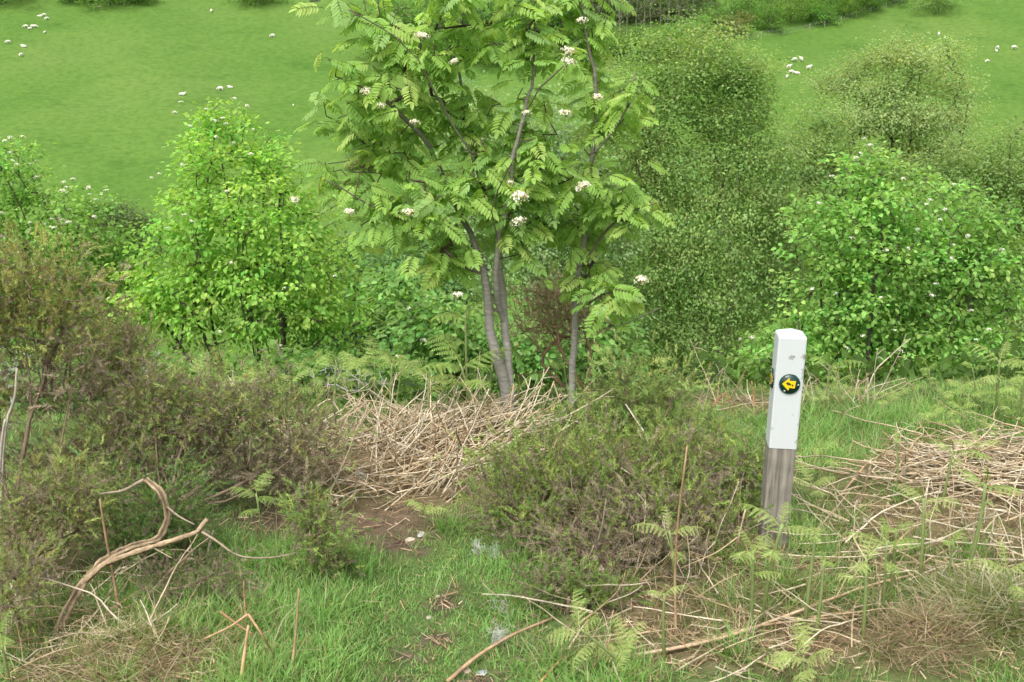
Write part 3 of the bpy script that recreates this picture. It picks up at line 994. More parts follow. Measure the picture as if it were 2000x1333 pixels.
gorse('dead brown gorse hanging between the two rowans', hit(1150, 800),
      LG(5.0, (1080, 580, 65, 22), (1110, 620, 55, 40), (1060, 630, 45, 35), (1140, 640, 30, 30)), 150, 3, .97, .075, .05, brown=(.19, .115, .06), bark=(.24, .15, .09), name='dead_gorse',
      limbs=[np.array([at(1155, 800, 4.7), at(1095, 750, 4.75), at(1075, 700, 4.8), at(1040, 660, 4.85), at(1005, 625, 4.9)]), np.array([at(1090, 740, 4.75), at(1050, 700, 4.85), at(1090, 660, 4.9), at(1130, 620, 5.0)]),
             np.array([at(1085, 730, 4.75), at(1040, 728, 4.75), at(1005, 735, 4.7)])], r0=.0022, dead_lobes=(0, 1, 2, 3))


def bare_shrub(label, base, lobes, nclus, col, r0, name='dead_shrub', limbs=()):
    t = thing(name, label, 'shrub', base)
    sk = Skeleton()
    sk.limb(np.array([base - A(0, 0, .05), base + A(0, 0, .08)]), .05, .003)
    for lb in limbs:
        sk.limb(lb, .05, .006)
    nl = len(sk.chains)
    C, d, rad, _ = in_lobes(lobes, nclus, .5)
    sk.grow(C, base, .05, .1)
    rr = sk.radii(r0, .45)
    if nl:
        link('stem', wood_mesh(sk, rr, col, 'stem', M_BARK, set(range(nl)), r0, 7), t)
    tag(link('twigs', wood_mesh(sk, rr, col, 'twigs', M_BARK, set(range(nl, len(sk.chains))), r0 * .8, 4), t), kind='stuff')
    return t


bare_shrub('silver-grey leafless dead twigs beside the rusty gorse', ground(at(290, 760, 5.0)[0], 5.0), LG(5.0, (285, 700, 30, 45), (300, 735, 36, 36)), 110, (.36, .35, .34), .0014)
bare_shrub('silver-grey leafless twigs behind the tall leggy gorse', ground(at(20, 760, 5.0)[0], 5.0), LG(5.0, (20, 710, 60, 45)), 80, (.36, .35, .34), .0014)
bare_shrub('grey leafless twigs below the lime bush', ground(at(650, 760, 5.4)[0], 5.4), LG(5.4, (640, 735, 60, 26), (720, 745, 70, 24)), 130, (.36, .35, .34), .0014)
# curved bare stems at lower left
st = thing('bare_gorse_stem', 'thick bare curved gorse stem arching over the grass at lower left', 'stem', hit(110, 1240))
mb = MB()
rng2 = np.random.default_rng(3)


def poly(pts, n=44):
    P = np.array([at(*q) for q in pts])
    t = np.linspace(0, len(P) - 1, n)
    q = np.stack([np.interp(t, np.arange(len(P)), P[:, k]) for k in range(3)], 1)
    for _ in range(2):
        q[1:-1] = (q[:-2] + 2 * q[1:-1] + q[2:]) / 4
    return q


Yc = float(hit(110, 1240)[1])
for pts, r in (([(105, 1262, Yc), (125, 1200, Yc), (160, 1140, Yc + .05), (200, 1095, Yc + .1), (250, 1070, Yc + .15), (310, 1055, Yc + .2), (330, 1010, Yc + .22), (318, 965, Yc + .22), (285, 937, Yc + .25)], (.015, .011)),
               ([(160, 1140, Yc + .05), (205, 1100, Yc + .08), (260, 1080, Yc + .1), (340, 1055, Yc + .12), (385, 1040, Yc + .15), (405, 1015, Yc + .18)], (.012, .009))):
    q = poly(pts)
    m2 = MB()
    c = A(.27, .20, .125) * (.85 + .3 * rng2.random((len(q), 1)))
    m2.tube(q, np.linspace(*r, len(q)) * .82 * (1 + .1 * rng2.normal(size=len(q))), 14, c)
    ridge = 1 + .16 * rng2.normal(size=14)
    cen_ = np.repeat(q, 14, 0)
    kk = (np.tile(ridge, len(q)) + .07 * rng2.normal(size=len(q) * 14))[:, None]
    m2.v[0] = cen_ + (m2.v[0] - cen_) * kk
    m2.c[0] = np.asarray(m2.c[0]) * (1 + 2.2 * (kk - 1))
    link('stem', m2.mesh('stem', M_BARK, True), st)
for pts, r in (([(280, 938, Yc + .25), (240, 960, Yc + .2), (195, 965, Yc + .2)], .006), ([(395, 1040, Yc + .15), (430, 1060, Yc + .1), (460, 1090, Yc + .1), (530, 1092, Yc + .1), (580, 1080, Yc + .15)], .004),
               ([(320, 985, Yc + .22), (350, 1010, Yc + .2), (380, 1025, Yc + .18)], .004), ([(290, 1065, Yc + .15), (335, 1090, Yc)], .003)):
    m2 = MB()
    m2.tube(poly(pts, 12), np.linspace(r, r * .5, 12), 5, (.30, .24, .17))
    link('twig', m2.mesh('twig', M_BARK, True), st)
for pts, lab in (([(8, 830, 3.1), (30, 780, 3.1), (33, 720, 3.1)], 'pale bleached bare stick rising at the left edge'), ([(0, 900, 3.0), (5, 850, 3.0), (10, 820, 3.0)], 'short pale stick at the very left edge')):
    m2 = MB()
    q = poly([(pts[0][0] - 10, 1100, pts[0][2])] + pts, 14)
    m2.tube(q, np.linspace(.006, .004, 14), 5, (.42, .38, .31))
    tag(link('bare_stick', m2.mesh('bare_stick', M_BARK, True)), lab, 'stick')

# ------------------------------------------------------------------ waymark post
def disc_parts(parent, M0):
    """disc in local x-z, facing -y"""
    mb = MB()
    n = 36
    th = np.arange(n) * 2 * math.pi / n
    ring = np.stack([np.cos(th), 0 * th, np.sin(th)], 1)
    r = .0327

    def disc(r0, y0, y1, col):
        v = np.concatenate([ring * r0 + A(0, y0, 0), ring * r0 + A(0, y1, 0), [A(0, y1, 0)]])
        i = np.arange(n)
        k = (i + 1) % n
        m = MB()
        m.add(v, np.stack([i, k, n + k, n + i], 1), col)
        m.f3.append(np.stack([n + i, n + k, np.full(n, 2 * n)], 1))
        return m

    d = link('waymark_disc', disc(r, 0, -.003, (.008, .04, .03)).mesh('waymark_disc', M_PLATE), parent, M0)
    d['label'] = 'round dark green waymark disc with yellow arrow'

    def plate(name, outline, y, col, ang=0.0, lab=None):
        o = np.asarray(outline, float)
        ca, sa = math.cos(ang), math.sin(ang)
        o = o @ np.array([[ca, sa], [-sa, ca]])
        k = len(o)
        v = np.concatenate([np.stack([o[:, 0], np.full(k, y + .0006), o[:, 1]], 1), np.stack([o[:, 0], np.full(k, y), o[:, 1]], 1)])
        me = bpy.data.meshes.new(name)
        bm = bmesh.new()
        bv = [bm.verts.new(p) for p in v]
        bm.faces.new(bv[k:])
        for i in range(k):
            bm.faces.new((bv[i], bv[(i + 1) % k], bv[k + (i + 1) % k], bv[k + i]))
        bmesh.ops.triangulate(bm, faces=[f for f in bm.faces if len(f.verts) > 4])
        bm.normal_update()
        bm.to_mesh(me)
        bm.free()
        a = me.color_attributes.new('tint', 'FLOAT_COLOR', 'POINT')
        a.data.foreach_set('color', np.tile(np.array([*col, 1], np.float32), len(me.vertices)))
        me.materials.append(M_PLATE)
        ob_ = bpy.data.objects.new(name, me)
        COL.objects.link(ob_)
        ob_.parent = d
        return ob_

    s = .0229
    arrow = [(-1.02, -.02), (-.12, .88), (-.05, .48), (.78, .50), (.74, -.55), (.03, -.50), (-.10, -.92)]
    plate('arrow', np.array(arrow) * s, -.0036, (.83, .52, .01), -.04)
    t = np.arange(16) * 2 * math.pi / 16
    sole = np.stack([np.cos(t) * .36 - .14 + .0 * t, np.sin(t) * (.19 - .04 * np.cos(t)) + .02 - .10 * np.cos(t) * .4], 1)
    plate('boot_sole', sole * s, -.0042, (.035, .04, .02), -.2)
    heel = [(.30, -.22), (.30, .02), (.52, .02), (.52, -.24)]
    plate('boot_heel', np.array(heel) * s, -.0042, (.035, .04, .02), -.1)
    for x, z in ((-.42, .72), (-.45, -.74), (.86, -.05)):
        q = disc(.0032, -.003, -.0048, (.25, .27, .25)).mesh('nail', M_METAL)
        o = bpy.data.objects.new('nail', q)
        COL.objects.link(o)
        o.parent = d
        o.location = (x * r * .95, 0, z * r * .95)
    # paler rim
    m = MB()
    i = np.arange(n)
    k = (i + 1) % n
    m.add(np.concatenate([ring * r * .93 + A(0, -.0033, 0), ring * r * .985 + A(0, -.0033, 0)]), np.stack([i, n + i, n + k, k], 1), (.02, .07, .055))
    o = bpy.data.objects.new('rim_line', m.mesh('rim_line', M_PLATE))
    COL.objects.link(o)
    o.parent = d


M_PLATE = tinted('printed_plastic', .35, 0, 40, .05, .45)


def paint_material(H, W):
    m = bpy.data.materials.new('white_gloss_paint')
    nt, N, Lk = nodes_of(m)
    out = N.new('ShaderNodeOutputMaterial')
    p = N.new('ShaderNodeBsdfPrincipled')
    p.inputs['Roughness'].default_value = .38
    tc = N.new('ShaderNodeTexCoord')
    no = N.new('ShaderNodeTexNoise')
    mp = N.new('ShaderNodeMapping')
    mp.inputs['Scale'].default_value = (1, 1, .22)
    Lk.new(tc.outputs['Object'], mp.inputs['Vector'])
    Lk.new(mp.outputs[0], no.inputs['Vector'])
    no.inputs['Scale'].default_value = 70
    no.inputs['Detail'].default_value = 5
    r = N.new('ShaderNodeValToRGB')
    e = r.color_ramp.elements
    e[0].position, e[0].color = .25, (.55, .57, .56, 1)
    e[1].position, e[1].color = .42, (.53, .552, .57, 1)
    Lk.new(no.outputs['Fac'], r.inputs[0])
    col = r.outputs[0]
    n2 = N.new('ShaderNodeTexNoise')
    n2.inputs['Scale'].default_value = 160
    n2.inputs['Detail'].default_value = 4
    Lk.new(tc.outputs['Object'], n2.inputs['Vector'])
    # scuffs: small patches where the paint is rubbed through
    for (x, y, z), rad, st in (((.000, -W, H - .082), .009, .75), ((.008, -W, H - .080), .005, .8), ((W - .004, -W, H - .078), .010, .85), ((W, -W + .003, H - .125), .012, .6), ((W, -W, H - .145), .010, .55),
                               ((-W + .004, -W, H - .32), .006, .4), ((.02, -W, H - .27), .004, .3), ((-.006, -.012, H - .004), .005, .5), ((.012, -.008, H - .004), .005, .5), ((W, -W, H - .36), .01, .6),
                               ((W, -W, H - .30), .007, .5)):
        d = N.new('ShaderNodeVectorMath')
        d.operation = 'DISTANCE'
        d.inputs[1].default_value = (x, y, z)
        Lk.new(tc.outputs['Object'], d.inputs[0])
        a = N.new('ShaderNodeMath')
        a.operation = 'MULTIPLY_ADD'
        a.inputs[1].default_value = rad * 2.2
        Lk.new(n2.outputs['Fac'], a.inputs[0])
        a.inputs[2].default_value = -rad * 1.1
        s = N.new('ShaderNodeMath')
        s.operation = 'ADD'
        Lk.new(d.outputs['Value'], s.inputs[0])
        Lk.new(a.outputs[0], s.inputs[1])
        mr = N.new('ShaderNodeMapRange')
        mr.inputs['From Min'].default_value = rad * .7
        mr.inputs['From Max'].default_value = rad
        mr.inputs['To Min'].default_value = st
        mr.inputs['To Max'].default_value = 0
        Lk.new(s.outputs[0], mr.inputs['Value'])
        mx = N.new('ShaderNodeMix')
        mx.data_type = 'RGBA'
        Lk.new(mr.outputs[0], mx.inputs[0])
        Lk.new(col, mx.inputs[6])
        mx.inputs[7].default_value = (.24, .23, .21, 1)
        col = mx.outputs[2]
    Lk.new(col, p.inputs['Base Color'])
    b = N.new('ShaderNodeBump')
    b.inputs['Strength'].default_value = .25
    b.inputs['Distance'].default_value = .003
    Lk.new(no.outputs['Fac'], b.inputs['Height'])
    Lk.new(b.outputs[0], p.inputs['Normal'])
    Lk.new(p.outputs[0], out.inputs['Surface'])
    return m


def wood_post_material():
    m = bpy.data.materials.new('weathered_softwood')
    nt, N, Lk = nodes_of(m)
    out = N.new('ShaderNodeOutputMaterial')
    p = N.new('ShaderNodeBsdfPrincipled')
    p.inputs['Roughness'].default_value = .8
    tc = N.new('ShaderNodeTexCoord')
    mp = N.new('ShaderNodeMapping')
    mp.inputs['Scale'].default_value = (1, 1, .05)
    Lk.new(tc.outputs['Object'], mp.inputs['Vector'])
    no = N.new('ShaderNodeTexNoise')
    no.inputs['Scale'].default_value = 130
    no.inputs['Detail'].default_value = 6
    no.inputs['Distortion'].default_value = .6
    Lk.new(mp.outputs[0], no.inputs['Vector'])
    r = N.new('ShaderNodeValToRGB')
    e = r.color_ramp.elements
    e.new(.5)
    for q, (pos, c) in zip(e, ((.3, (.12, .108, .096, 1)), (.5, (.22, .20, .177, 1)), (.72, (.31, .285, .25, 1)))):
        q.position, q.color = pos, c
    Lk.new(no.outputs['Fac'], r.inputs[0])
    n2 = N.new('ShaderNodeTexNoise')
    n2.inputs['Scale'].default_value = 14
    n2.inputs['Detail'].default_value = 4
    Lk.new(tc.outputs['Object'], n2.inputs['Vector'])
    r2 = N.new('ShaderNodeValToRGB')
    r2.color_ramp.elements[0].position, r2.color_ramp.elements[0].color = .3, (.68, .72, .66, 1)
    r2.color_ramp.elements[1].position, r2.color_ramp.elements[1].color = .65, (1.1, 1.05, 1.0, 1)
    Lk.new(n2.outputs['Fac'], r2.inputs[0])
    mx = N.new('ShaderNodeMix')
    mx.data_type = 'RGBA'
    mx.blend_type = 'MULTIPLY'
    mx.inputs[0].default_value = 1
    Lk.new(r.outputs[0], mx.inputs[6])
    Lk.new(r2.outputs[0], mx.inputs[7])
    Lk.new(mx.outputs[2], p.inputs['Base Color'])
    b = N.new('ShaderNodeBump')
    b.inputs['Strength'].default_value = .5
    b.inputs['Distance'].default_value = .004
    Lk.new(no.outputs['Fac'], b.inputs['Height'])
    Lk.new(b.outputs[0], p.inputs['Normal'])
    Lk.new(p.outputs[0], out.inputs['Surface'])
    return m


def build_post():
    b = hit(1507, 1066)
    top = at(1542, 641, b[1] + .0)
    H = float(top[2] - b[2])
    W = .0438
    t = thing('waymark_post', 'square white-topped wooden waymark post with green disc and yellow arrow', 'post', b)
    t.rotation_euler = (math.radians(.6), math.radians(.9), math.radians(-6.5))
    split = H * .484

    def shaft(name, w, z0, z1, mat, peak=0.0, bev=.006):
        bm = bmesh.new()
        v = [bm.verts.new((sx * w, sy * w, z)) for z in (z0, z1) for sx, sy in ((-1, -1), (1, -1), (1, 1), (-1, 1))]
        bm.faces.new(v[3::-1])
        for i in range(4):
            bm.faces.new((v[i], v[(i + 1) % 4], v[4 + (i + 1) % 4], v[4 + i]))
        if peak:
            c = bm.verts.new((0, 0.004, z1 + peak))
            for i in range(4):
                bm.faces.new((v[4 + i], v[4 + (i + 1) % 4], c))
        else:
            bm.faces.new(v[4:])
        bm.edges.ensure_lookup_table()
        ed = [e for e in bm.edges if abs(e.verts[0].co.z - e.verts[1].co.z) > .05 or (peak and min(e.verts[0].co.z, e.verts[1].co.z) > z1 - .001)]
        bmesh.ops.bevel(bm, geom=ed, offset=bev, segments=2, affect='EDGES', profile=.6)
        bm.normal_update()
        me = bpy.data.meshes.new(name)
        bm.to_mesh(me)
        bm.free()
        me.materials.append(mat)
        o = bpy.data.objects.new(name, me)
        COL.objects.link(o)
        o.parent = t
        return o

    shaft('wooden_shaft', W - .0015, -.25, H * .6, wood_post_material())
    shaft('white_painted_top', W, split, H - .016, paint_material(H, W), .017)['label'] = 'white gloss painted upper half with scuffs'
    zd = H - .168
    disc_parts(t, Matrix.Translation(t.location) @ Matrix.Translation((.002, -W - .0004, zd)))
    disc_parts(t, Matrix.Translation(t.location) @ Matrix.Translation((-W - .0004, .004, zd + .002)) @ Matrix.Rotation(-math.pi / 2, 4, 'Z'))
    return b, H


POST, POST_H = build_post()

# ------------------------------------------------------------------ bracken ferns
def pinna_template(np_=10):
    v, f = [], []
    for i in range(np_):
        t = .08 + .88 * i / np_
        l = .24 * (1 - .75 * t)
        for sd in (-1, 1):
            n0 = len(v)
            v += [(0, t - .012, 0), (sd * l, t + .035, .01), (sd * l * .95, t + .06, .01), (0, t + .042, 0)]
            f.append((n0, n0 + 1, n0 + 2, n0 + 3))
    n0 = len(v)
    v += [(-.05, .9, 0), (.05, .9, 0), (.0, 1.06, 0), (-.02, 1.0, 0)]
    f.append((n0, n0 + 1, n0 + 2, n0 + 3))
    v = np.array(v, float)
    v[:, 2] -= .22 * v[:, 1] ** 2
    return v, np.array(f)


PIN_V, PIN_F = pinna_template()
FERN_COLS = [(.32, .42, .12), (.37, .46, .15), (.27, .39, .10)]


def frond_curve(L, el0, bend, curl, n=22):
    """planar rachis in x-z: starts at elevation el0, bends over, tip rolled up by curl radians"""
    s = np.linspace(0, 1, n)
    th = el0 - bend * s ** 1.2 - curl * np.clip((s - .68) / .32, 0, 1) ** 1.5
    st = L / (n - 1) * (1 - .55 * np.clip((s - .68) / .32, 0, 1))
    x = np.concatenate([[0], np.cumsum(np.cos(th[:-1]) * st[:-1])])
    z = np.concatenate([[0], np.cumsum(np.sin(th[:-1]) * st[:-1])])
    return np.stack([x, 0 * x, z], 1), th


def frond(L, el0, bend, curl, pl, col, r, pieces=False):
    P, th = frond_curve(L, el0, bend, curl)
    mb = MB()
    n = len(P)
    mb.tube(P, np.linspace(.0042, .0016, n), 4, np.asarray(col) * A(.95, .9, .9), ref=A(0, 1, 0))
    pos, D, U, S = [], [], [], []
    for i in range(2, n, 2):
        s = i / (n - 1)
        ta = A(math.cos(th[i]), 0, math.sin(th[i]))
        no = A(-math.sin(th[i]), 0, math.cos(th[i]))
        l = pl * max(.12, math.sin(min(1, (s + .12)) * math.pi * .93) ** .8 * (1 - .3 * s)) * (.85 + .3 * r.random())
        if curl > 2 and s > .7:
            l *= .45
        for sd in (-1, 1):
            pos.append(P[i])
            D.append(unit(A(0, sd, 0) + ta * .45 - no * (.15 + .4 * r.random() * (1 if curl > 2 else .4))))
            U.append(no + .25 * r.normal(size=3))
            S.append(l)
    pos, D, U, S = map(np.array, (pos, D, U, S))
    R = frames(D, U)
    if pieces:
        return mb, pos, R, S
    mb.inst(PIN_V, PIN_F, pos, R, S, np.asarray(col) * (.88 + .24 * r.random((len(pos), 1))))
    return mb


def fern_template(kind, seed):
    """(stalk mesh, [frond mesh + matrix])  unit height 1 m stalk scaled later; z up"""
    r = np.random.default_rng(seed)
    col = np.asarray(FERN_COLS[seed % 3])
    H = 1.0
    t = np.linspace(0, 1, 10)
    lean = r.normal() * .07
    S = np.stack([lean * t ** 2, .05 * r.normal() * t ** 2, t * H], 1)
    mb = MB()
    cc = np.linspace(0, 1, 10)[:, None]
    sc = A(.20, .24, .08) * (1 - cc) + A(.34, .42, .18) * cc
    mb.tube(S, np.linspace(.022, .014, 10), 6, sc)
    top = S[-1]
    fr = []
    a0 = r.random() * 6.28
    if kind == 'crozier':
        specs = [(.20, 1.2, .3, 5.5, .03, a0, 1.0), (.22, .9, 1.6, 4.5, .06, a0 + 1.4, .97), (.2, .8, 1.7, 4.8, .055, a0 + 4.4, .97)]
    elif kind == 'young':
        specs = [(.22, 1.25, .9, 5.0, .05, a0, 1.0), (.34, .75, 1.4, 2.6, .09, a0 + 1.5, .96), (.32, .7, 1.5, 2.8, .085, a0 + 4.5, .95), (.24, .6, 1.3, 3.0, .07, a0 + 3.2, .74)]
    else:
        specs = [(.55, .9, 1.1, .9, .15, a0, 1.0), (.5, .6, .9, .8, .15, a0 + 1.7, .95), (.5, .55, 1.0, .8, .14, a0 + 4.4, .93), (.4, .5, .8, 1.0, .12, a0 + 3.0, .75)]
    for L_, el, bend, curl, pl, az, hh in specs:
        m = frond(L_ * (.85 + .3 * r.random()), el, bend, curl, pl, col * (.9 + .2 * r.random()), r)
        p = A(*[np.interp(hh, t, S[:, k]) for k in range(3)])
        fr.append((m.mesh('frond', M_FERN), np.array(Matrix.Rotation(az, 3, 'Z')), p))
    return mb.mesh('stalk', M_FERN, True), fr


FERNS = {k: [fern_template(k, 100 + 10 * i + j) for j in range(n)] for i, (k, n) in enumerate((('crozier', 6), ('young', 6), ('open', 4)))}
fern_n = 0
_pm = MB()
_pm.add(PIN_V, PIN_F, FERN_COLS[1])
PINNA_ME = _pm.mesh('pinna', M_FERN)


def fern(p, H, kind, label, lean=(0, 0), group='young bracken shoots', rot=None, pieces=False, big=1.0):
    global fern_n
    fern_n += 1
    sm, fr = FERNS[kind][fern_n % len(FERNS[kind])]
    t = thing('bracken_fern', label, 'fern', p, group)
    base = np.array(Matrix.Rotation(lean[0], 3, 'Y') @ Matrix.Rotation(lean[1], 3, 'X') @ Matrix.Rotation(rng.random() * 6.28 if rot is None else rot, 3, 'Z'))
    kx = .55 if H > .4 else .8
    Sx = np.diag([kx * min(1, .45 / H) * H * 1.2, kx * min(1, .45 / H) * H * 1.2, H])
    link('stalk', sm, t, mat4(base @ Sx, p))
    fs = (.42 if kind == 'crozier' else .48) * (.6 + .4 * min(H, .7) / .5)
    if kind == 'open':
        fs = max(fs * .9, .3)
    fs *= big
    for j, (me, R, q) in enumerate(fr):
        M = mat4(base @ R * fs, p + base @ (Sx @ q))
        if not pieces:
            link('frond', me, t, M)
            continue
        r = np.random.default_rng(fern_n * 9 + j)
        mb, pos, Rp, Sp = frond(.5 * (.85 + .3 * r.random()), .8, 1.0, .9, .15, FERN_COLS[1], r, True)
        f = link('frond', mb.mesh('frond', M_FERN), t, M)
        for a, b, c in zip(pos, Rp, Sp):
            o = bpy.data.objects.new('pinna', PINNA_ME)
            COL.objects.link(o)
            o.parent = f
            o.matrix_basis = mat4(b, a, c)
    return t


def fern_px(bx, by, tx, ty, kind, label, group='young bracken shoots'):
    p = hit(bx, by)
    q = at(tx, ty, p[1] - .02)
    d = q - p
    H = float(np.linalg.norm(d))
    fern(p - A(0, 0, .02), H, kind, label, (math.atan2(d[0], d[2]), -math.atan2(d[1], d[2])), group, pieces='lime' in label and kind == 'open', big=1.55 if by < 870 else (.78 if kind == 'open' else 1.1))


fern_px(916, 838, 903, 605, 'young', 'tallest bracken shoot rising in front of the rowan trunks')
fern_px(930, 850, 918, 700, 'open', 'bracken with half-open arching fronds beside the rowan trunks')
fern_px(957, 830, 954, 700, 'young', 'bracken shoot touching the left rowan trunk with side fronds spread')
fern_px(1050, 835, 1017, 745, 'crozier', 'thin bracken crozier between the two rowan trunks')
fern_px(880, 842, 876, 752, 'crozier', 'bracken crozier left of the tallest shoot in the dry heap')
fern_px(905, 850, 897, 742, 'crozier', 'bracken crozier with curled head just left of the rowan base')
fern_px(862, 840, 858, 742, 'crozier', 'pale bracken crozier standing in the middle of the dry heap')
fern_px(836, 850, 838, 735, 'young', 'bracken shoot with thin side arms over the dry heap')
fern_px(1113, 800, 1105, 705, 'young', 'bracken shoot at the foot of the slender rowan')
fern_px(1195, 800, 1192, 698, 'young', 'hook-topped bracken shoot in the gorse right of the slender rowan')
fern_px(1292, 830, 1296, 750, 'crozier', 'bracken crozier above the loose gorse sprays')
fern_px(655, 850, 652, 705, 'young', 'bracken shoot left of the dry heap with feathery arms')
fern_px(705, 830, 703, 715, 'young', 'bracken shoot at the left end of the dry heap')
fern_px(760, 830, 764, 705, 'young', 'slim bracken shoot before the lime bush, above the heap')
fern_px(430, 830, 432, 735, 'young', 'pale bracken frond above the wide gorse at left')
fern_px(510, 860, 512, 715, 'crozier', 'bracken crozier above the middle of the wide gorse')
fern_px(480, 850, 470, 745, 'young', 'feathery bracken among the wide gorse below the lime bush')
fern_px(515, 1070, 505, 960, 'open', 'low bracken frond beside the bare soil of the path')
fern_px(830, 1035, 828, 985, 'young', 'tiny lime bracken sprout on the path edge by the bare soil')
fern_px(1260, 1300, 1215, 1255, 'open', 'bright lime open fern at the bottom right of the path')
fern_px(1250, 1310, 1130, 1215, 'open', 'bright lime fern frond leaning left beside the trailing gorse')
fern_px(1625, 1345, 1580, 1275, 'open', 'soft lime fern at the bottom edge below the post')
fern_px(1590, 1345, 1555, 1265, 'young', 'small lime fern with curled tips at the bottom edge')
fern_px(22, 1345, 0, 1225, 'young', 'drooping tan and green bracken hook at the bottom left corner')
fern_px(1466, 1240, 1478, 1060, 'young', 'tall bracken shoot directly in front of the post')
fern_px(1487, 1215, 1515, 1000, 'young', 'tall bracken shoot overlapping the base of the post')
fern_px(1570, 1235, 1590, 1045, 'crozier', 'stout bracken shoot right of the post foot')
fern_px(1590, 1255, 1620, 1085, 'crozier', 'leaning bracken crozier right of the stout shoot')
fern_px(1685, 1255, 1700, 1090, 'young', 'bracken shoot with three arms over the dry tussock')
fern_px(1725, 1200, 1735, 1045, 'young', 'bracken shoot with drooping arms right of centre in the dead litter')
fern_px(1740, 1180, 1752, 1010, 'crozier', 'straight bracken crozier behind the three-armed shoot')
fern_px(1797, 1138, 1812, 970, 'young', 'dark-stemmed bracken shoot in the litter bed right of the post')
fern_px(1880, 1140, 1950, 935, 'young', 'leaning tall bracken stem at the right side of the litter bed')
fern_px(1850, 1160, 1860, 1040, 'crozier', 'short bracken crozier beside the leaning tall stem')
fern_px(1990, 1230, 1985, 1090, 'young', 'bracken shoot at the right edge above the pale tussock')
fern_px(1835, 1010, 1860, 870, 'young', 'thin-stemmed bracken in the upper litter bed')
fern_px(1905, 930, 1915, 860, 'young', 'bracken shoot at the top of the litter bed near the right edge')
fern_px(1750, 960, 1765, 850, 'crozier', 'straight bracken stem by the two white stones')
fern_px(1600, 960, 1610, 870, 'young', 'feathery bracken immediately right of the post shaft')
fern_px(1585, 1010, 1590, 935, 'open', 'fine lime fern fronds touching the right side of the post')
fern_px(1640, 815, 1645, 735, 'crozier', 'bracken crozier on the brow right of the post top')
fern_px(1612, 800, 1620, 705, 'young', 'golden-tipped bracken on the brow beside the post top')
fern_px(1905, 800, 1912, 710, 'crozier', 'bracken crozier with brown curled head on the right brow')
fern_px(1945, 830, 1950, 690, 'young', 'tall airy bracken on the brow near the right edge')
fern_px(1988, 850, 1990, 720, 'young', 'bracken shoot at the right edge of the brow')
fern_px(1820, 790, 1817, 715, 'crozier', 'brown-stemmed bracken crozier in the middle of the right brow')
fern_px(1318, 1180, 1325, 1020, 'young', 'bracken with curled lime frond in front of the rounded gorse')
fern_px(1300, 1290, 1285, 1145, 'crozier', 'silvery nodding crozier below the rounded gorse')
# rows of small ones along the brow and over the ledge, told apart only by their order
rows = [('brow', 18, (1560, 2010), (765, 815), .05, .11, 'young', 'low feathery bracken along the right brow, {} from the post'),
        ('ledge', 16, (1800, 2020), (800, 900), .10, .2, 'young', 'lime feathery bracken on the right ledge, {} from the left'),
        ('bank', 9, (560, 1080), (800, 850), .10, .2, 'crozier', 'small bracken crozier along the top of the dry heap, {} from the left'),
        ('scrub', 10, (300, 780), (790, 830), .18, .32, 'open', 'pale bracken below the lime bush behind the wide gorse, {} from the left')]
for nm, n, xr, yr, h0, h1, kind, lab in rows:
    xs = np.linspace(*xr, n) + rng.normal(size=n) * 8
    for i, x in enumerate(xs):
        p = hit(x, yr[0] + (yr[1] - yr[0]) * rng.random())
        if p[1] > 7:
            p = ground(at(x, 780, 5.2)[0], 5.2)
        fern(p - A(0, 0, .02), h0 + (h1 - h0) * rng.random(), kind, lab.format(ordinal(i)), rng.normal(size=2) * .12, 'small bracken: ' + nm)

# ------------------------------------------------------------------ dead bracken stalks
def dead_stalk(seed, L, r0=.0068):
    r = np.random.default_rng(seed)
    n = 9
    t = np.linspace(0, 1, n)
    k1, k2 = r.random() * .5 + .25, r.random() * .3 + .6
    w = np.cumsum(r.normal(size=(n, 2)) * .005, 0)
    x = w[:, 0] + .05 * r.normal() * t ** 2 + .28 * r.normal() * np.maximum(t - k1, 0)
    y = w[:, 1] + .05 * r.normal() * t ** 2 + .28 * r.normal() * np.maximum(t - k2, 0)
    P = np.stack([x * L, y * L, t * L], 1)
    mb = MB()
    rad = np.linspace(r0, r0 * .5, n)
    tone = A(*[(.38, .295, .18), (.44, .36, .24), (.31, .22, .125), (.51, .44, .32)][seed % 4])
    mb.tube(P, rad, 5, tone * (.85 + .3 * r.random((n, 1))))
    for _ in range(int(r.integers(0, 3))):
        i = int(r.integers(4, n - 1))
        d = unit(r.normal(size=3) + A(0, 0, 1.2))
        mb.tube(np.array([P[i], P[i] + d * L * .1, P[i] + d * L * .2 + A(0, 0, -.02)]), np.array([.6, .45, .3]) * r0, 4, tone)
    return mb


ST_LEN = [.25, .32, .4, .5, .6, .7]
ST_MB = [dead_stalk(200 + i, ST_LEN[i % 6]) for i in range(24)]
ST_ME = [m.mesh('dead_stalk', M_STRAW, True) for m in ST_MB]


def stalk_frames(D):
    D = unit(D)
    X = unit(np.cross(D, rng.normal(size=D.shape)))
    return np.stack([X, np.cross(D, X), D], -1)


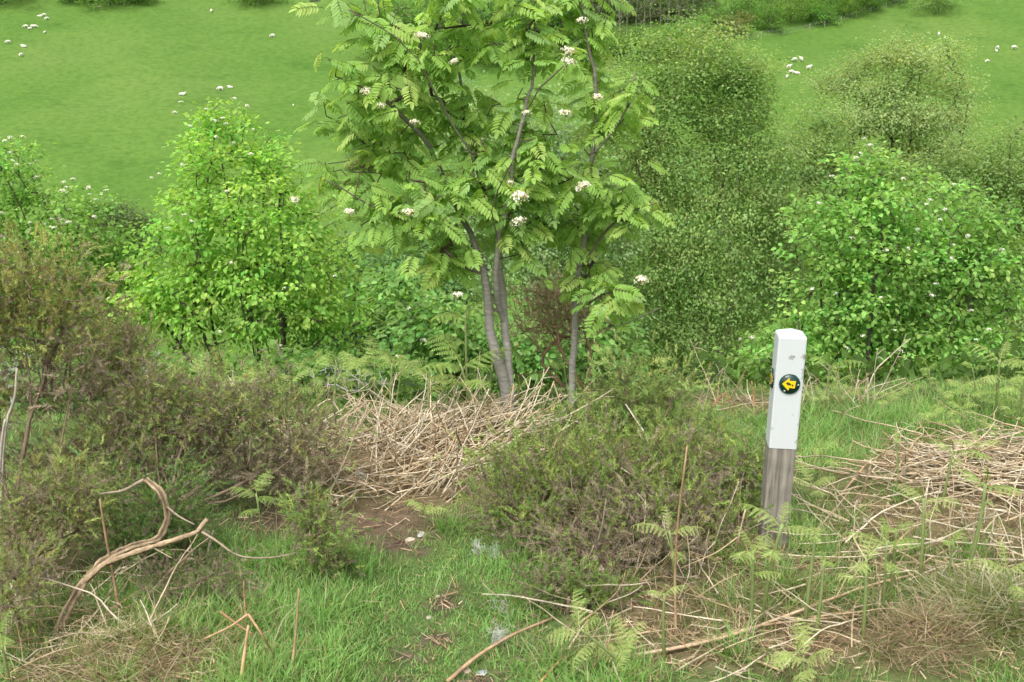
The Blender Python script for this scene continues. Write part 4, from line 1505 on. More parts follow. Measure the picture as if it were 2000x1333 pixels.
def stalks(P, D, label, group, n_obj, stuff_name=None, stuff_label=None, scale=(.8, 1.2), name='dead_bracken_stalk'):
    R = stalk_frames(D)
    k = rng.integers(0, 24, len(P))
    S = scale[0] + (scale[1] - scale[0]) * rng.random(len(P))
    for i in range(min(n_obj, len(P))):
        o = link(name, ST_ME[k[i]], None, mat4(R[i], P[i], S[i]))
        tag(o, label, 'dead stalk', group)
    if len(P) > n_obj:
        mb = MB()
        for q in range(24):
            s = np.flatnonzero(k == q)
            s = s[s >= n_obj]
            if not len(s):
                continue
            off = 0
            v = np.concatenate(ST_MB[q].v)
            f4 = np.concatenate(ST_MB[q].f4)
            c = np.concatenate(ST_MB[q].c)
            mb.inst(v, f4, P[s], R[s], S[s], np.ones((len(s), 3)) * (.75 + .45 * rng.random((len(s), 1))), c)
        tag(link(stuff_name, mb.mesh(stuff_name, M_STRAW, True)), stuff_label, 'litter', kind='stuff')


def on_ground(px, py):
    q = np.array([flat(a, b) for a, b in zip(px, py)])
    return np.stack([q[:, 0], q[:, 1], gz(q[:, 0], q[:, 1])], 1)


# heap below the rowan: leaning and fallen stalks
n = 640
px = np.concatenate([rng.uniform(530, 1030, 420), rng.normal(830, 65, 220)])
py = 985 - 150 * rng.random(n) ** .8
py = np.minimum(py, 990 - np.maximum(px - 900, 0) * 1.0)
P = on_ground(px, py)
az = rng.normal(0.9, 1.3, n)
el = np.abs(rng.normal(.5, .38, n)) * np.clip((py - 800) / 90, .35, 1)
el[rng.random(n) < .4] *= .35
D = np.stack([np.sin(az) * np.cos(el), .35 * np.cos(az) * np.cos(el), np.sin(el) + .05], 1)
P[:, 2] += .10 * rng.random(n) * (el < .4) - .01
perm = rng.permutation(n)
stalks(P[perm], D[perm], 'dry tan bracken stalk in the tangled heap below the rowan', 'dead stalks in the rowan heap', 100, 'bracken_heap', 'tangle of dry tan bracken stalks banked below the rowan', (.34, .64))
# bed on the right ledge: mostly flat
n = 440
px = np.concatenate([rng.normal(1880, 105, 290), rng.uniform(1620, 2030, 150)])
py = np.concatenate([rng.normal(958, 30, 290), rng.uniform(940, 1180, 150)])
P = on_ground(px, py)
az = rng.normal(1.9, .9, n) * np.where(rng.random(n) < .5, 1, -1)
el = np.abs(rng.normal(.08, .12, n))
D = np.stack([np.sin(az) * np.cos(el), np.cos(az) * np.cos(el), np.sin(el) + .03], 1)
P[:, 2] += .01 + .05 * rng.random(n)
perm = rng.permutation(n)
stalks(P[perm], D[perm], 'dry flattened bracken stalk in the tan litter bed right of the post', 'dead stalks in the litter bed', 70, 'bracken_litter_bed', 'flattened mat of dry bracken stalks right of the post', (.28, .6))
# brow behind the post, broken uprights
n = 60
px, py = rng.uniform(1330, 1720, n), rng.uniform(775, 815, n)
P = on_ground(px, py)
el = np.abs(rng.normal(.8, .5, n))
az = rng.random(n) * 6.28
D = np.stack([np.sin(az) * np.cos(el), np.cos(az) * np.cos(el) * .4, np.sin(el) + .05], 1)
stalks(P, D, 'broken reddish bracken stalk along the brow behind the post', 'dead stalks on the brow', 20, 'brow_litter', 'short broken bracken stalks along the brow', (.25, .55))
# loose stalks in the lower right and lower left
for (x0, x1, y0, y1, n, no, lab, grp, tilt) in (
        (1100, 1700, 1080, 1330, 110, 20, 'loose dry bracken stalk strewn across the grass below the post', 'loose stalks below the post', .12),
        (0, 330, 980, 1330, 110, 14, 'dry bracken stalk strewn in the rough grass at lower left', 'loose stalks at lower left', .35),
        (1640, 2010, 1000, 1200, 50, 12, 'upright brown bracken stub standing in the litter bed', 'bracken stubs in the litter bed', 1.3),
        (1130, 1400, 1050, 1180, 70, 12, 'brown bracken stub under the rounded gorse bush', 'stubs under the rounded gorse', 1.0)):
    P = on_ground(rng.uniform(x0, x1, n), rng.uniform(y0, y1, n))
    az = rng.random(n) * 6.28
    el = np.abs(rng.normal(tilt, .2, n))
    D = np.stack([np.sin(az) * np.cos(el), np.cos(az) * np.cos(el), np.sin(el) + .03], 1)
    P[:, 2] += .01 + .03 * rng.random(n)
    stalks(P, D, lab, grp, no, 'bracken_litter', 'scattered dry bracken bits, ' + grp, (.2, .5) if tilt < .5 else (.2, .4))


# stalks one can point to: polyline in pixels, lying on or rising from the ground
def px_stalk(pts, r, label, col=(.42, .29, .175), lift=.03, name='dead_bracken_stalk', cat='dead stalk', Y=None):
    q = []
    for i, s in enumerate(pts):
        if len(s) == 3:
            q.append(at(*s))
        else:
            g = flat(*s)
            q.append(A(g[0], g[1], float(gz(*g)) + lift * (.3 + .7 * math.sin(i / max(len(pts) - 1, 1) * math.pi))))
    q = np.array(q)
    n = max(8, 3 * len(q))
    t = np.linspace(0, len(q) - 1, n)
    P = np.stack([np.interp(t, np.arange(len(q)), q[:, k]) for k in range(3)], 1)
    P[1:-1] = (P[:-2] + 2 * P[1:-1] + P[2:]) / 4
    m = MB()
    m.tube(P, np.linspace(r, r * .55, n), 6, np.asarray(col) * (.8 + .35 * rng.random((n, 1))))
    tag(link(name, m.mesh(name, M_STRAW, True)), label, cat)


px_stalk([(1180, 1292), (1400, 1270), (1560, 1225), (1700, 1180), (1815, 1150)], .0055, 'longest pale bracken stalk lying right across the grass below the post', (.5, .36, .24))
px_stalk([(1300, 1275), (1480, 1245), (1680, 1232)], .0045, 'straight bracken stalk lying just below the longest one', (.42, .30, .19))
px_stalk([(1460, 1295), (1530, 1320)], .005, 'short thick bracken stalk at the bottom below the post', (.5, .34, .22))
px_stalk([(1100, 1090, 2.95), (1200, 1135, 2.9), (1260, 1200, 2.75), (1300, 1260)], .0045, 'forked pale stalk slanting down from the rounded gorse', (.5, .37, .24))
b = float(hit(1318, 1230)[1])
px_stalk([(1320, 1235), (1318, 1130, b), (1322, 1030, b), (1342, 872, b)], .0048, 'tall rusty upright stalk in front of the rounded gorse', (.31, .20, .115))
b = float(hit(1440, 1120)[1])
px_stalk([(1436, 1120), (1440, 1060, b), (1456, 995, b)], .0045, 'pale upright stick left of the post foot', (.5, .37, .25))
px_stalk([(1440, 1050, b), (1400, 1080, b - .05), (1330, 1110, b - .1)], .0025, 'thin stem bending left from the pale stick', (.4, .3, .18))
px_stalk([(1222, 790, 4.0), (1262, 850, 3.9), (1300, 895, 3.8), (1332, 935, 3.7)], .0032, 'thin silvery twig slanting across the back gorse', (.55, .48, .4), name='bare_twig', cat='twig')
px_stalk([(1213, 915, 3.2), (1260, 945, 3.2), (1312, 1005, 3.15)], .003, 'thin pale twig slanting over the front of the rounded gorse', (.52, .45, .36), name='bare_twig', cat='twig')
px_stalk([(872, 1285), (930, 1260), (1000, 1240), (1080, 1212)], .0065, 'brown woody stick lying at the right of the path bottom', (.33, .22, .13), name='fallen_stick', cat='stick')
px_stalk([(1050, 1330), (1095, 1300), (1115, 1283)], .0045, 'short orange stalk in the grass at the bottom centre', (.40, .24, .11))
b = float(hit(480, 1330)[1])
px_stalk([(472, 1345), (480, 1260, b), (485, 1222, b)], .0055, 'snapped tan stalk standing upright at the bottom left', (.55, .36, .21))
px_stalk([(485, 1200, b + .05), (450, 1225, b + .05), (395, 1250, b + .1)], .004, 'bent stalk fanning left from the snapped tan stalk', (.45, .29, .17))
px_stalk([(430, 1195, b + .1), (470, 1225, b + .1), (495, 1240, b + .1)], .004, 'stalk crossing behind the snapped tan stalk', (.38, .22, .12))
px_stalk([(485, 1200, b + .05), (515, 1245, b), (535, 1290)], .0038, 'bent stalk fanning right from the snapped tan stalk', (.38, .25, .13))
b = float(hit(478, 1210)[1])
px_stalk([(480, 1235), (478, 1180, b), (476, 1135, b)], .004, 'rusty upright stalk behind the snapped one', (.31, .2, .115))
b = float(hit(572, 1300)[1])
px_stalk([(570, 1320), (578, 1240, b), (584, 1150, b)], .0045, 'rusty upright stalk left of the path', (.31, .21, .125))
b = float(hit(235, 1195)[1])
px_stalk([(234, 1200), (218, 1110, b), (205, 1040, b), (195, 975, b)], .005, 'rusty upright stalk behind the curved bare stem', (.31, .2, .115))
b = float(hit(412, 1080)[1])
px_stalk([(405, 1090), (410, 1060, b), (416, 1037, b)], .006, 'short bleached stake beside the end of the curved stem', (.62, .55, .45), name='bleached_stick', cat='stick')
b = float(hit(1090, 840)[1])
px_stalk([(1045, 835), (1065, 790, b), (1082, 745, b)], .005, 'pale bracken stalk leaning up between the two rowans', (.55, .42, .28))
px_stalk([(1050, 835), (1070, 800, b), (1095, 770, b)], .005, 'second pale stalk leaning beside the first between the rowans', (.5, .36, .22))
px_stalk([(1082, 750, b), (1095, 790, b), (1103, 800, b)], .004, 'short pale stalk dropping right from the rowan gap', (.55, .42, .3))
b = float(hit(1470, 800)[1])
px_stalk([(1474, 815), (1472, 780, b), (1468, 745, b)], .0055, 'rusty upright stub just left of the post on the brow', (.33, .17, .08))
px_stalk([(1386, 800, b), (1420, 762, b), (1427, 800, b)], .0045, 'bent rusty stalk like an inverted V on the brow', (.33, .18, .09))
b = float(hit(1694, 800)[1])
px_stalk([(1694, 805), (1695, 738, b)], .0042, 'pale straight upright stick on the brow right of the post', (.55, .48, .36))
px_stalk([(1628, 772, b), (1650, 800, b), (1662, 815)], .004, 'pale slanting stalk on the brow right of the post', (.5, .38, .26))
px_stalk([(1880, 765, b), (1915, 797, b)], .0035, 'pale slanting stalk in the right brow ferns', (.5, .38, .26))
for i, (x0, y0, x1, y1) in enumerate([(1600, 958, 1545, 790), (1640, 1000, 1750, 930), (1700, 985, 1860, 1000), (1780, 855, 1890, 905), (1840, 890, 1990, 960)]):
    if i == 0:
        continue
    px_stalk([(x0, y0), ((x0 + x1) / 2, (y0 + y1) / 2 - 6), (x1, y1)], .004, ['', 'arched tan stalk just right of the post', 'long tan stalk in the middle of the litter bed', 'slanting tan stalk above the white stones',
                                                                       'long tan stalk slanting down to the right edge'][i], (.46, .31, .19), .05)

# ------------------------------------------------------------------ fine litter, grass, tussocks
def scatter_area(n, y0=1.75, y1=6.2, power=1.4):
    u = rng.random(n)
    y = (y0 ** (1 - power) + u * (y1 ** (1 - power) - y0 ** (1 - power))) ** (1 / (1 - power))
    u = rng.random(n) * 2 - 1
    w = .58 * y + .3
    x = np.where(np.abs(u) < .72, u / .72 * w, np.sign(u) * (w + (np.abs(u) - .72) / .28 * 1.7))
    return x, y


def litter_patch():
    x, y = scatter_area(60000)
    m = np.maximum(blobs(x, y, STRAWZ) * .8, blobs(x, y, SOIL) * .55)
    k = rng.random(len(x)) < m + .03
    x, y = x[k], y[k]
    n = len(x)
    P = np.stack([x, y, gz(x, y) + .004 + .03 * rng.random(n) ** 2 * m[k]], 1)
    a = rng.random(n) * 6.28
    D = np.stack([np.cos(a), np.sin(a), .18 * rng.normal(size=n)], 1)
    v = np.array([(-.5, 0, 0), (.5, 0, 0), (.5, 1, 0), (-.5, 1, 0)], float)
    S = np.stack([.0018 + .0022 * rng.random(n), .02 + .07 * rng.random(n) ** 2, np.ones(n)], 1)
    pal = np.array([(.36, .25, .15), (.22, .14, .085), (.46, .36, .24), (.12, .085, .06)])
    c = pal[rng.choice(4, n, p=[.4, .25, .2, .15])] * (.7 + .5 * rng.random((n, 1)))
    mb = MB()
    mb.inst(v, np.array([(0, 1, 2, 3)]), P, frames(D, A(0, 0, 1) + .5 * rng.normal(size=(n, 3))), S, c)
    tag(link('bracken_crumbs', mb.mesh('bracken_crumbs', M_STRAW)), 'fine straw crumbs and broken leaf bits littering the ground', 'litter', kind='stuff')


litter_patch()
BL_V = np.array([(-.5, 0, 0), (.5, 0, 0), (-.38, .55, .04), (.38, .55, .04), (0, 1, .0)], float)
BL_F4, BL_F3 = np.array([(0, 1, 3, 2)]), np.array([(2, 3, 4)])


def blades(x, y, h, w, lean, cols, name, label, cat='grass', dz=None):
    n = len(x)
    P = np.stack([x, y, gz(x, y) - .004 + (0 if dz is None else dz)], 1)
    a = rng.random(n) * 6.28
    ln = np.abs(rng.normal(size=n)) * lean
    D = np.stack([np.cos(a) * ln, np.sin(a) * ln, np.ones(n)], 1)
    U = np.stack([np.cos(a), np.sin(a), .3 * np.ones(n)], 1) + .4 * rng.normal(size=(n, 3))
    R = frames(D, U)
    S = np.stack([w, h, h], 1)
    mb = MB()
    T = BL_V[None] * S[:, None]
    bendv = (np.stack([np.cos(a), np.sin(a), -.5 * np.ones(n)], 1) * (h * lean * (.2 + .8 * rng.random(n)))[:, None])
    W = np.einsum('nij,nvj->nvi', R, T) + P[:, None] + BL_V[None, :, 1:2] ** 2 * bendv[:, None]
    tc = np.array([.8, .8, 1, 1, 1.1])[None, :, None]
    f4 = (BL_F4[None] + (np.arange(n) * 5)[:, None, None]).reshape(-1, 4)
    f3 = (BL_F3[None] + (np.arange(n) * 5)[:, None, None]).reshape(-1, 3)
    mb.add(W.reshape(-1, 3), f4, (cols[:, None] * tc).reshape(-1, 3))
    mb.f3.append(f3)
    return tag(link(name, mb.mesh(name, M_GRASS)), label, cat, kind='stuff')


def noise2(x, y, s, seed):
    r = np.random.default_rng(seed)
    o = 0
    for k in range(6):
        a = r.random() * 6.28
        fq = s * (.7 + 1.2 * r.random())
        o = o + np.sin((x * math.cos(a) + y * math.sin(a)) * fq + r.random() * 6.28)
    return o / 6 * 1.6


LUSH = [(820, 1100, 260, 130), (620, 1200, 260, 90), (500, 1060, 120, 40), (880, 1020, 120, 40), (1700, 835, 240, 50), (1950, 830, 120, 60), (950, 1330, 300, 60), (1320, 870, 180, 40), (600, 1320, 220, 60), (330, 1180, 120, 40),
        (1560, 1080, 70, 40), (1640, 930, 90, 40), (1600, 880, 110, 40)]
PALE = [(1930, 1250, 170, 90), (1750, 1240, 160, 40), (250, 1280, 220, 60), (120, 1200, 120, 60), (450, 1250, 120, 60), (1450, 1200, 200, 70), (1600, 1150, 140, 50), (1400, 790, 200, 30), (1150, 1290, 100, 40), (1960, 1120, 120, 60), (1500, 1110, 130, 40), (1680, 1070, 150, 50)]


def grasses():
    x, y = scatter_area(320000)
    soil, straw, lush, pale = (blobs(x, y, z) for z in (SOIL, STRAWZ, LUSH, PALE))
    nz, nf = noise2(x, y, 14, 1), noise2(x, y, 45, 2)
    den = np.clip(.30 + .75 * lush + .25 * nz + .2 * nf - .95 * soil - .55 * straw, .02, 1)
    pd = seg_dist(x, y, PATH)
    den = np.where(pd < .22, np.maximum(den, .8 - .8 * soil), den)
    k = rng.random(len(x)) < den
    x, y, lush, nz, pd = x[k], y[k], lush[k], nz[k], pd[k]
    n = len(x)
    short = np.exp(-(pd / .28) ** 2)
    h = (.035 + .045 * rng.random(n) + .03 * np.clip(nz, 0, 1)) * (1 - .68 * short) * (.75 + .5 * lush)
    w = .0021 + .0016 * rng.random(n)
    c = np.array([(.21, .39, .10), (.255, .425, .13), (.175, .335, .10), (.36, .42, .18)])[rng.choice(4, n, p=[.38, .3, .22, .10])]
    c = c * (1 + .15 * rng.normal(size=(n, 1))) * (1 + .12 * nz[:, None])
    dry = rng.random(n) < .07 + .16 * (1 - lush)
    c[dry] = A(.36, .28, .15) * (.7 + .5 * rng.random((int(dry.sum()), 1)))
    blades(x, y, h, w, .55, np.clip(c, .01, .6), 'grass', 'short bright green grass on the path and ledge')
    # long bleached grass
    x, y = scatter_area(70000)
    pale = blobs(x, y, PALE)
    nz = noise2(x, y, 20, 5)
    k = rng.random(len(x)) < np.clip(pale * (.7 + .5 * nz), 0, 1) + .012
    x, y = x[k], y[k]
    n = len(x)
    c = np.array([(.42, .35, .21), (.30, .24, .13), (.50, .44, .30), (.15, .19, .05)])[rng.choice(4, n, p=[.36, .24, .2, .2])] * (.7 + .45 * rng.random((n, 1)))
    blades(x, y, .07 + .10 * rng.random(n), .0018 + .0012 * rng.random(n), 1.1, c, 'dry_grass', 'long bleached straw-coloured grass in rough tufts')
    # taller green tufts
    cx, cy = scatter_area(420)
    lush = np.maximum(blobs(cx, cy, LUSH), .35 * blobs(cx, cy, PALE))
    k = rng.random(len(cx)) < .12 + .8 * lush
    k &= seg_dist(cx, cy, PATH) > .16
    cx, cy = cx[k], cy[k]
    m = 60
    x = np.repeat(cx, m) + rng.normal(size=len(cx) * m) * .025
    y = np.repeat(cy, m) + rng.normal(size=len(cx) * m) * .025
    n = len(x)
    c = np.array([(.18, .36, .085), (.24, .40, .12), (.46, .41, .25)])[rng.choice(3, n, p=[.55, .33, .12])] * (.75 + .45 * rng.random((n, 1)))
    blades(x, y, .07 + .09 * rng.random(n), .002 + .0014 * rng.random(n), .6, c, 'grass_tufts', 'taller green grass tufts beside the path')


grasses()


def slope_cover():
    """low leafy cover on the slope under the bushes"""
    n = 30000
    y = 5.3 + 20 * rng.random(n) ** 1.6
    x = (rng.random(n) * 2 - 1) * (.62 * y + 1)
    P = np.stack([x, y, gz(x, y) + .2 * rng.random(n) ** 2], 1)
    D = unit(rng.normal(size=(n, 3)) + A(0, -.3, .4))
    c = A(.075, .14, .03) * (1 + .25 * noise2(x, y, 3, 9)[:, None]) * (.7 + .6 * rng.random((n, 1)))
    mb = MB()
    mb.inst(BIRCH_V, BIRCH_F, P, frames(D, A(0, 0, 1) + .4 * rng.normal(size=(n, 3))), .05 + .045 * rng.random(n), np.clip(c, .01, .5))
    tag(link('undergrowth', mb.mesh('undergrowth', M_LEAF)), 'low leafy undergrowth covering the slope beneath the bushes', 'undergrowth', kind='stuff')


slope_cover()


def tussock(px, py, label, col2, rad=.16, n=2600, h=.12):
    c = flat(px, py)
    mb = MB()
    r = rad * np.sqrt(rng.random(n))
    a = rng.random(n) * 6.28
    x, y = c[0] + r * np.cos(a), c[1] + r * np.sin(a) * .8
    z = gz(x, y) + .05 * (1 - (r / rad) ** 2)
    P = np.stack([x, y, z], 1)
    D = np.stack([np.cos(a) * .4 + .9 * rng.normal(size=n), np.sin(a) * .4 + .9 * rng.normal(size=n), .1 + .45 * rng.random(n)], 1)
    pal = np.asarray(col2)
    cc = pal[rng.integers(0, len(pal), n)] * (.7 + .5 * rng.random((n, 1)))
    S = np.stack([np.full(n, .0016), h * (.4 + .8 * rng.random(n)), np.ones(n)], 1)
    v = np.array([(-.5, 0, 0), (.5, 0, 0), (.35, .6, 0), (-.35, .6, 0)], float)
    v2 = BL_V.copy()
    mb.inst(np.array([(-.5, 0, 0), (.5, 0, 0), (.4, .6, .0), (-.4, .6, .0)], float) * A(1, 1.5, 1), np.array([(0, 1, 2, 3)]), P, frames(D, A(0, 0, 1) + .5 * rng.normal(size=(n, 3))), S, cc)
    tag(link('grass_tussock', mb.mesh('grass_tussock', M_GRASS)), label, 'tussock', 'dry tussocks')


tussock(1790, 1310, 'brown matted dead grass tussock at the bottom right', [(.36, .28, .19), (.46, .38, .26), (.26, .19, .12), (.2, .24, .09)], .15, 1000, .08)
tussock(1950, 1260, 'pale bleached grass tussock in the bottom right corner', [(.45, .40, .28), (.52, .47, .36), (.2, .24, .08), (.16, .22, .06)], .17, 1300, .13)
tussock(250, 1310, 'mixed moss and straw tussock at the bottom left', [(.44, .37, .24), (.17, .24, .06), (.5, .43, .3), (.14, .2, .05)], .2, 900, .08)
tussock(1400, 1110, 'low straw tussock left of the post foot', [(.40, .32, .2), (.30, .23, .13), (.16, .2, .06)], .12, 600, .07)


def stone(px, py, size, col, label, sq=(1, .8, .5)):
    p = hit(px, py)
    bm = bmesh.new()
    bmesh.ops.create_icosphere(bm, subdivisions=3, radius=1)
    r = np.random.default_rng(int(px * 7 + py))
    dirs = unit(r.normal(size=(9, 3)))
    offs = .62 + .3 * r.random(9)
    for v in bm.verts:
        q = np.array(v.co)
        for d, o in zip(dirs, offs):
            e = q @ d
            if e > o:
                q = q - d * (e - o) * .85
        v.co = q * np.asarray(sq) * size
    me = bpy.data.meshes.new('stone')
    bm.to_mesh(me)
    bm.free()
    a = me.color_attributes.new('tint', 'FLOAT_COLOR', 'POINT')
    a.data.foreach_set('color', np.tile(np.array([*col, 1], np.float32), len(me.vertices)))
    me.materials.append(M_STONE)
    tag(link('stone', me, None, Matrix.Translation(p + A(0, 0, size * sq[2] * .35)) @ Matrix.Rotation(r.random() * 3, 4, 'Z')), label, 'stone')


stone(801, 1058, .019, (.42, .36, .27), 'pale cream stone on the path by the bare soil')
stone(823, 1046, .021, (.36, .35, .32), 'flat grey-white stone just behind the cream one', (1.2, .6, .3))
stone(912, 1312, .016, (.36, .30, .23), 'small tan stone at the bottom of the path')
stone(944, 1316, .020, (.26, .29, .31), 'blue-grey slate chip at the bottom of the path', (1, .8, .2))
stone(838, 1208, .010, (.32, .28, .22), 'tiny pale pebble in the middle of the path', (1, .8, .6))
stone(1788, 890, .028, (.66, .68, .70), 'flat white stone at the back of the litter bed, left one', (1.2, .6, .3))
stone(1818, 893, .028, (.66, .66, .66), 'flat white stone at the back of the litter bed, right one', (1.1, .6, .3))
stone(855, 1167, .010, (.34, .3, .23), 'small buff pebble on the path above the middle', (1, .8, .5))


def wool(px, py, label, size=.024, n=36, lift=.03):
    p = hit(px, py) + A(0, 0, lift)
    mb = MB()
    for _ in range(n):
        a = rng.normal(size=3) * size * A(.5, .5, .9)
        q = np.cumsum(np.concatenate([[a], rng.normal(size=(5, 3)) * size * .4]), 0)
        q[:, 2] = np.maximum(q[:, 2], -lift)
        mb.tube(p + q, .0003, 3, (.6, .6, .55), cap=False)
    tag(link('wool_tuft', mb.mesh('wool_tuft', M_WOOL)), label, 'wool')


wool(982, 1205, 'wispy white wool tuft caught in the grass beside the trailing gorse')
wool(975, 1262, 'wispy wool tuft under the brown stick on the path edge', .02, 90)
wool(932, 1090, 'faint wool wisp on the path side of the rounded gorse', .018, 60)
wool(965, 1098, 'small wool wisp at the skirt of the rounded gorse', .018, 60)
wool(705, 945, 'faint wool wisp on the face of the dry heap', .016, 50)

# ------------------------------------------------------------------ sheep in the far pasture
def sheep_mesh(kind):
    V = {'hip': (-.42, 0, .66, .23), 'mid': (0, 0, .64, .29), 'chest': (.38, 0, .66, .24)}
    E = [('hip', 'mid'), ('mid', 'chest'), ('chest', 'neck'), ('neck', 'head'), ('head', 'muzzle'), ('hip', 'tail')]
    V['tail'] = (-.62, 0, .5, .06)
    if kind == 'grazing':
        V.update(neck=(.6, 0, .52, .12), head=(.74, 0, .28, .10), muzzle=(.84, 0, .12, .06))
    else:
        V.update(neck=(.58, 0, .84, .13), head=(.72, 0, .98, .11), muzzle=(.90, 0, .90, .065))
    if kind == 'lying':
        for k in V:
            x, y, z, r = V[k]
            V[k] = (x, y, z - .38, r * 1.1)
        for k, (x, y) in dict(a=(.5, .14), b=(.5, -.14)).items():
            V[k] = (x, y, .08, .06)
            E.append(('chest', k))
    else:
        for k, x, y, j in (('a', .34, .13, 'chest'), ('b', .34, -.13, 'chest'), ('c', -.40, .13, 'hip'), ('d', -.40, -.13, 'hip')):
            V[k + 't'], V[k + 'k'], V[k] = (x, y, .45, .10), (x + (.02 if j == 'chest' else -.04), y, .24, .05), (x, y, .03, .045)
            E += [(j, k + 't'), (k + 't', k + 'k'), (k + 'k', k)]
    V['earl'], V['earr'] = [(V['head'][0] - .05, s * .17, V['head'][2] + .05, .03) for s in (1, -1)]
    E += [('head', 'earl'), ('head', 'earr')]
    ks = list(V)
    me = bpy.data.meshes.new('sheep')
    me.from_pydata([V[k][:3] for k in ks], [(ks.index(a), ks.index(b)) for a, b in E], [])
    o = bpy.data.objects.new('tmp', me)
    COL.objects.link(o)
    o.modifiers.new('skin', 'SKIN')
    o.modifiers.new('sub', 'SUBSURF').levels = 1
    for sv, k in zip(me.skin_vertices[0].data, ks):
        sv.radius = (V[k][3], V[k][3])
        sv.use_root = k == 'hip'
    out = bpy.data.meshes.new_from_object(o.evaluated_get(bpy.context.evaluated_depsgraph_get()))
    bpy.data.objects.remove(o)
    out.name = 'sheep'
    a = out.color_attributes.new('tint', 'FLOAT_COLOR', 'POINT')
    a.data.foreach_set('color', np.tile(np.array([.72, .69, .60, 1], np.float32), len(out.vertices)))
    out.materials.clear()
    out.materials.append(M_WOOL)
    return out


SHEEP = {k: sheep_mesh(k) for k in ('grazing', 'standing', 'lying')}
for x, y, kind, deg, s, lab in [
        (51, 51, 'grazing', 200, 1, 'sheep at the left end of the tight group of four'), (58, 54, 'lying', 60, .9, 'low creamy sheep second in the tight group of four'),
        (64, 51, 'grazing', 160, 1, 'sheep third in the tight group of four'), (69, 51, 'grazing', 20, .9, 'sheep at the right end of the tight group of four'),
        (78, 30, 'lying', 10, .95, 'left sheep of the top trio in the left pasture'), (87, 28, 'grazing', 190, .9, 'middle upper sheep of the top trio in the left pasture'),
        (93, 36, 'grazing', 230, 1, 'right lower sheep of the top trio in the left pasture'), (87, 63, 'standing', 80, .7, 'small lone lamb below the group of four'),
        (17, 82, 'grazing', 200, 1, 'sheep nearest the left edge of the picture'), (47, 89, 'lying', 175, 1.05, 'sheep between the left edge sheep and the lowest one'),
        (43, 107, 'grazing', 250, 1, 'lowest sheep of the left pasture corner flock'), (413, 22, 'standing', 100, 1, 'lone sheep high in the middle of the left pasture'),
        (533, 70, 'grazing', 180, 1.1, 'lone sheep in the left pasture towards the rowan'), (356, 183, 'lying', 0, 1.1, 'sheep lying above the lime bush, left of the pair'),
        (431, 174, 'grazing', 170, 1.2, 'larger sheep of the pair above the lime bush'), (450, 169, 'lying', 170, .9, 'smaller sheep of the pair above the lime bush'),
        (573, 204, 'standing', 90, .45, 'tiny lamb alone between lime bush and rowan'),
        (1553, 116, 'grazing', 190, 1, 'upper left sheep of the right pasture group'), (1565, 116, 'standing', 110, 1, 'upper right sheep of the right pasture group'),
        (1540, 131, 'standing', 0, 1, 'sheep walking at the left of the right pasture group'), (1579, 133, 'standing', 10, 1.05, 'sheep standing at the right of the right pasture group'),
        (1545, 141, 'grazing', 330, 1, 'lower middle sheep of the right pasture group'), (1557, 141, 'lying', 180, .95, 'sheep lying beside the lower middle one'),
        (1537, 150, 'standing', 60, .85, 'lowest sheep of the right pasture group'), (1432, 112, 'standing', 90, .6, 'lamb seen at the birch crown edge'),
        (1833, 68, 'standing', 60, 1, 'sheep above the top of the airy willow'), (1845, 73, 'standing', 20, .5, 'tiny lamb beside the sheep above the airy willow'),
        (1948, 93, 'grazing', 100, 1, 'upper sheep of the close pair at far right'), (1946, 100, 'standing', 90, .8, 'lower sheep of the close pair at far right'),
        (1980, 93, 'grazing', 0, 1.1, 'sheep right of the close pair at far right'), (1929, 119, 'grazing', 190, .9, 'lone sheep below the close pair at far right')]:
    p = hit(x, y + 4)
    o = link('sheep', SHEEP[kind], None, Matrix.Translation(p) @ Matrix.Rotation(math.radians(deg), 4, 'Z') @ Matrix.Scale(.82 * s, 4))
    tag(o, lab, 'sheep', 'sheep in the far pastures')

# ------------------------------------------------------------------ far trees, fence, gate
CLUMP_V = np.array([(-.45, 0, 0), (.4, .1, .1), (.5, .8, -.05), (-.3, .9, .08)], float)
CLUMP_F = np.array([(0, 1, 2, 3)])


def far_tree(px, by, w, h, label, col, name='hedgerow_tree', nclus=100, lpc=30, group='trees of the far hedges and wood', lift=-.12, cat='tree'):
    b = hit(px, by)
    s = np.linalg.norm(b - A(0, 0, CAM_H)) / FPX
    W, H = w * s * .5, h * s
    k = 7
    lobes = [(b + A(W * .55 * rng.normal() * .6, W * .4 * rng.normal(), H * (lift + .25 + .55 * i / k)), A(W * 1.15, W, H * .32) * (1.0 - .4 * i / k) * (.75 + .4 * rng.random())) for i in range(k)]
    t = thing(name, label, cat, b, group)
    sk = Skeleton(8000)
    sk.limb(np.array([b - A(0, 0, .3), b + A(0, 0, H * .5), b + A(.1, 0, H * .8)]), H / 6, .03 * W)
    C, d, rad, _ = in_lobes(lobes, nclus, .35)
    C[:, 2] = np.maximum(C[:, 2], gz(C[:, 0], C[:, 1]) + .2)
    sk.grow(C, b, H / 6, .2)
    rr = sk.radii(.022 * max(1, H / 6), .45)
    link('trunk', wood_mesh(sk, rr, (.12, .10, .08), 'trunk', M_BARK, None, .02, 5), t)
    m = leafage(C, .16 * W, lpc, max(.057 * W, .22), np.asarray(col) * 1.25, CLUMP_V, CLUMP_F, centre=b + A(0, 0, H * .4), var=.17, hue=.08)
    link('crown', m.mesh('crown', M_LEAF), t)


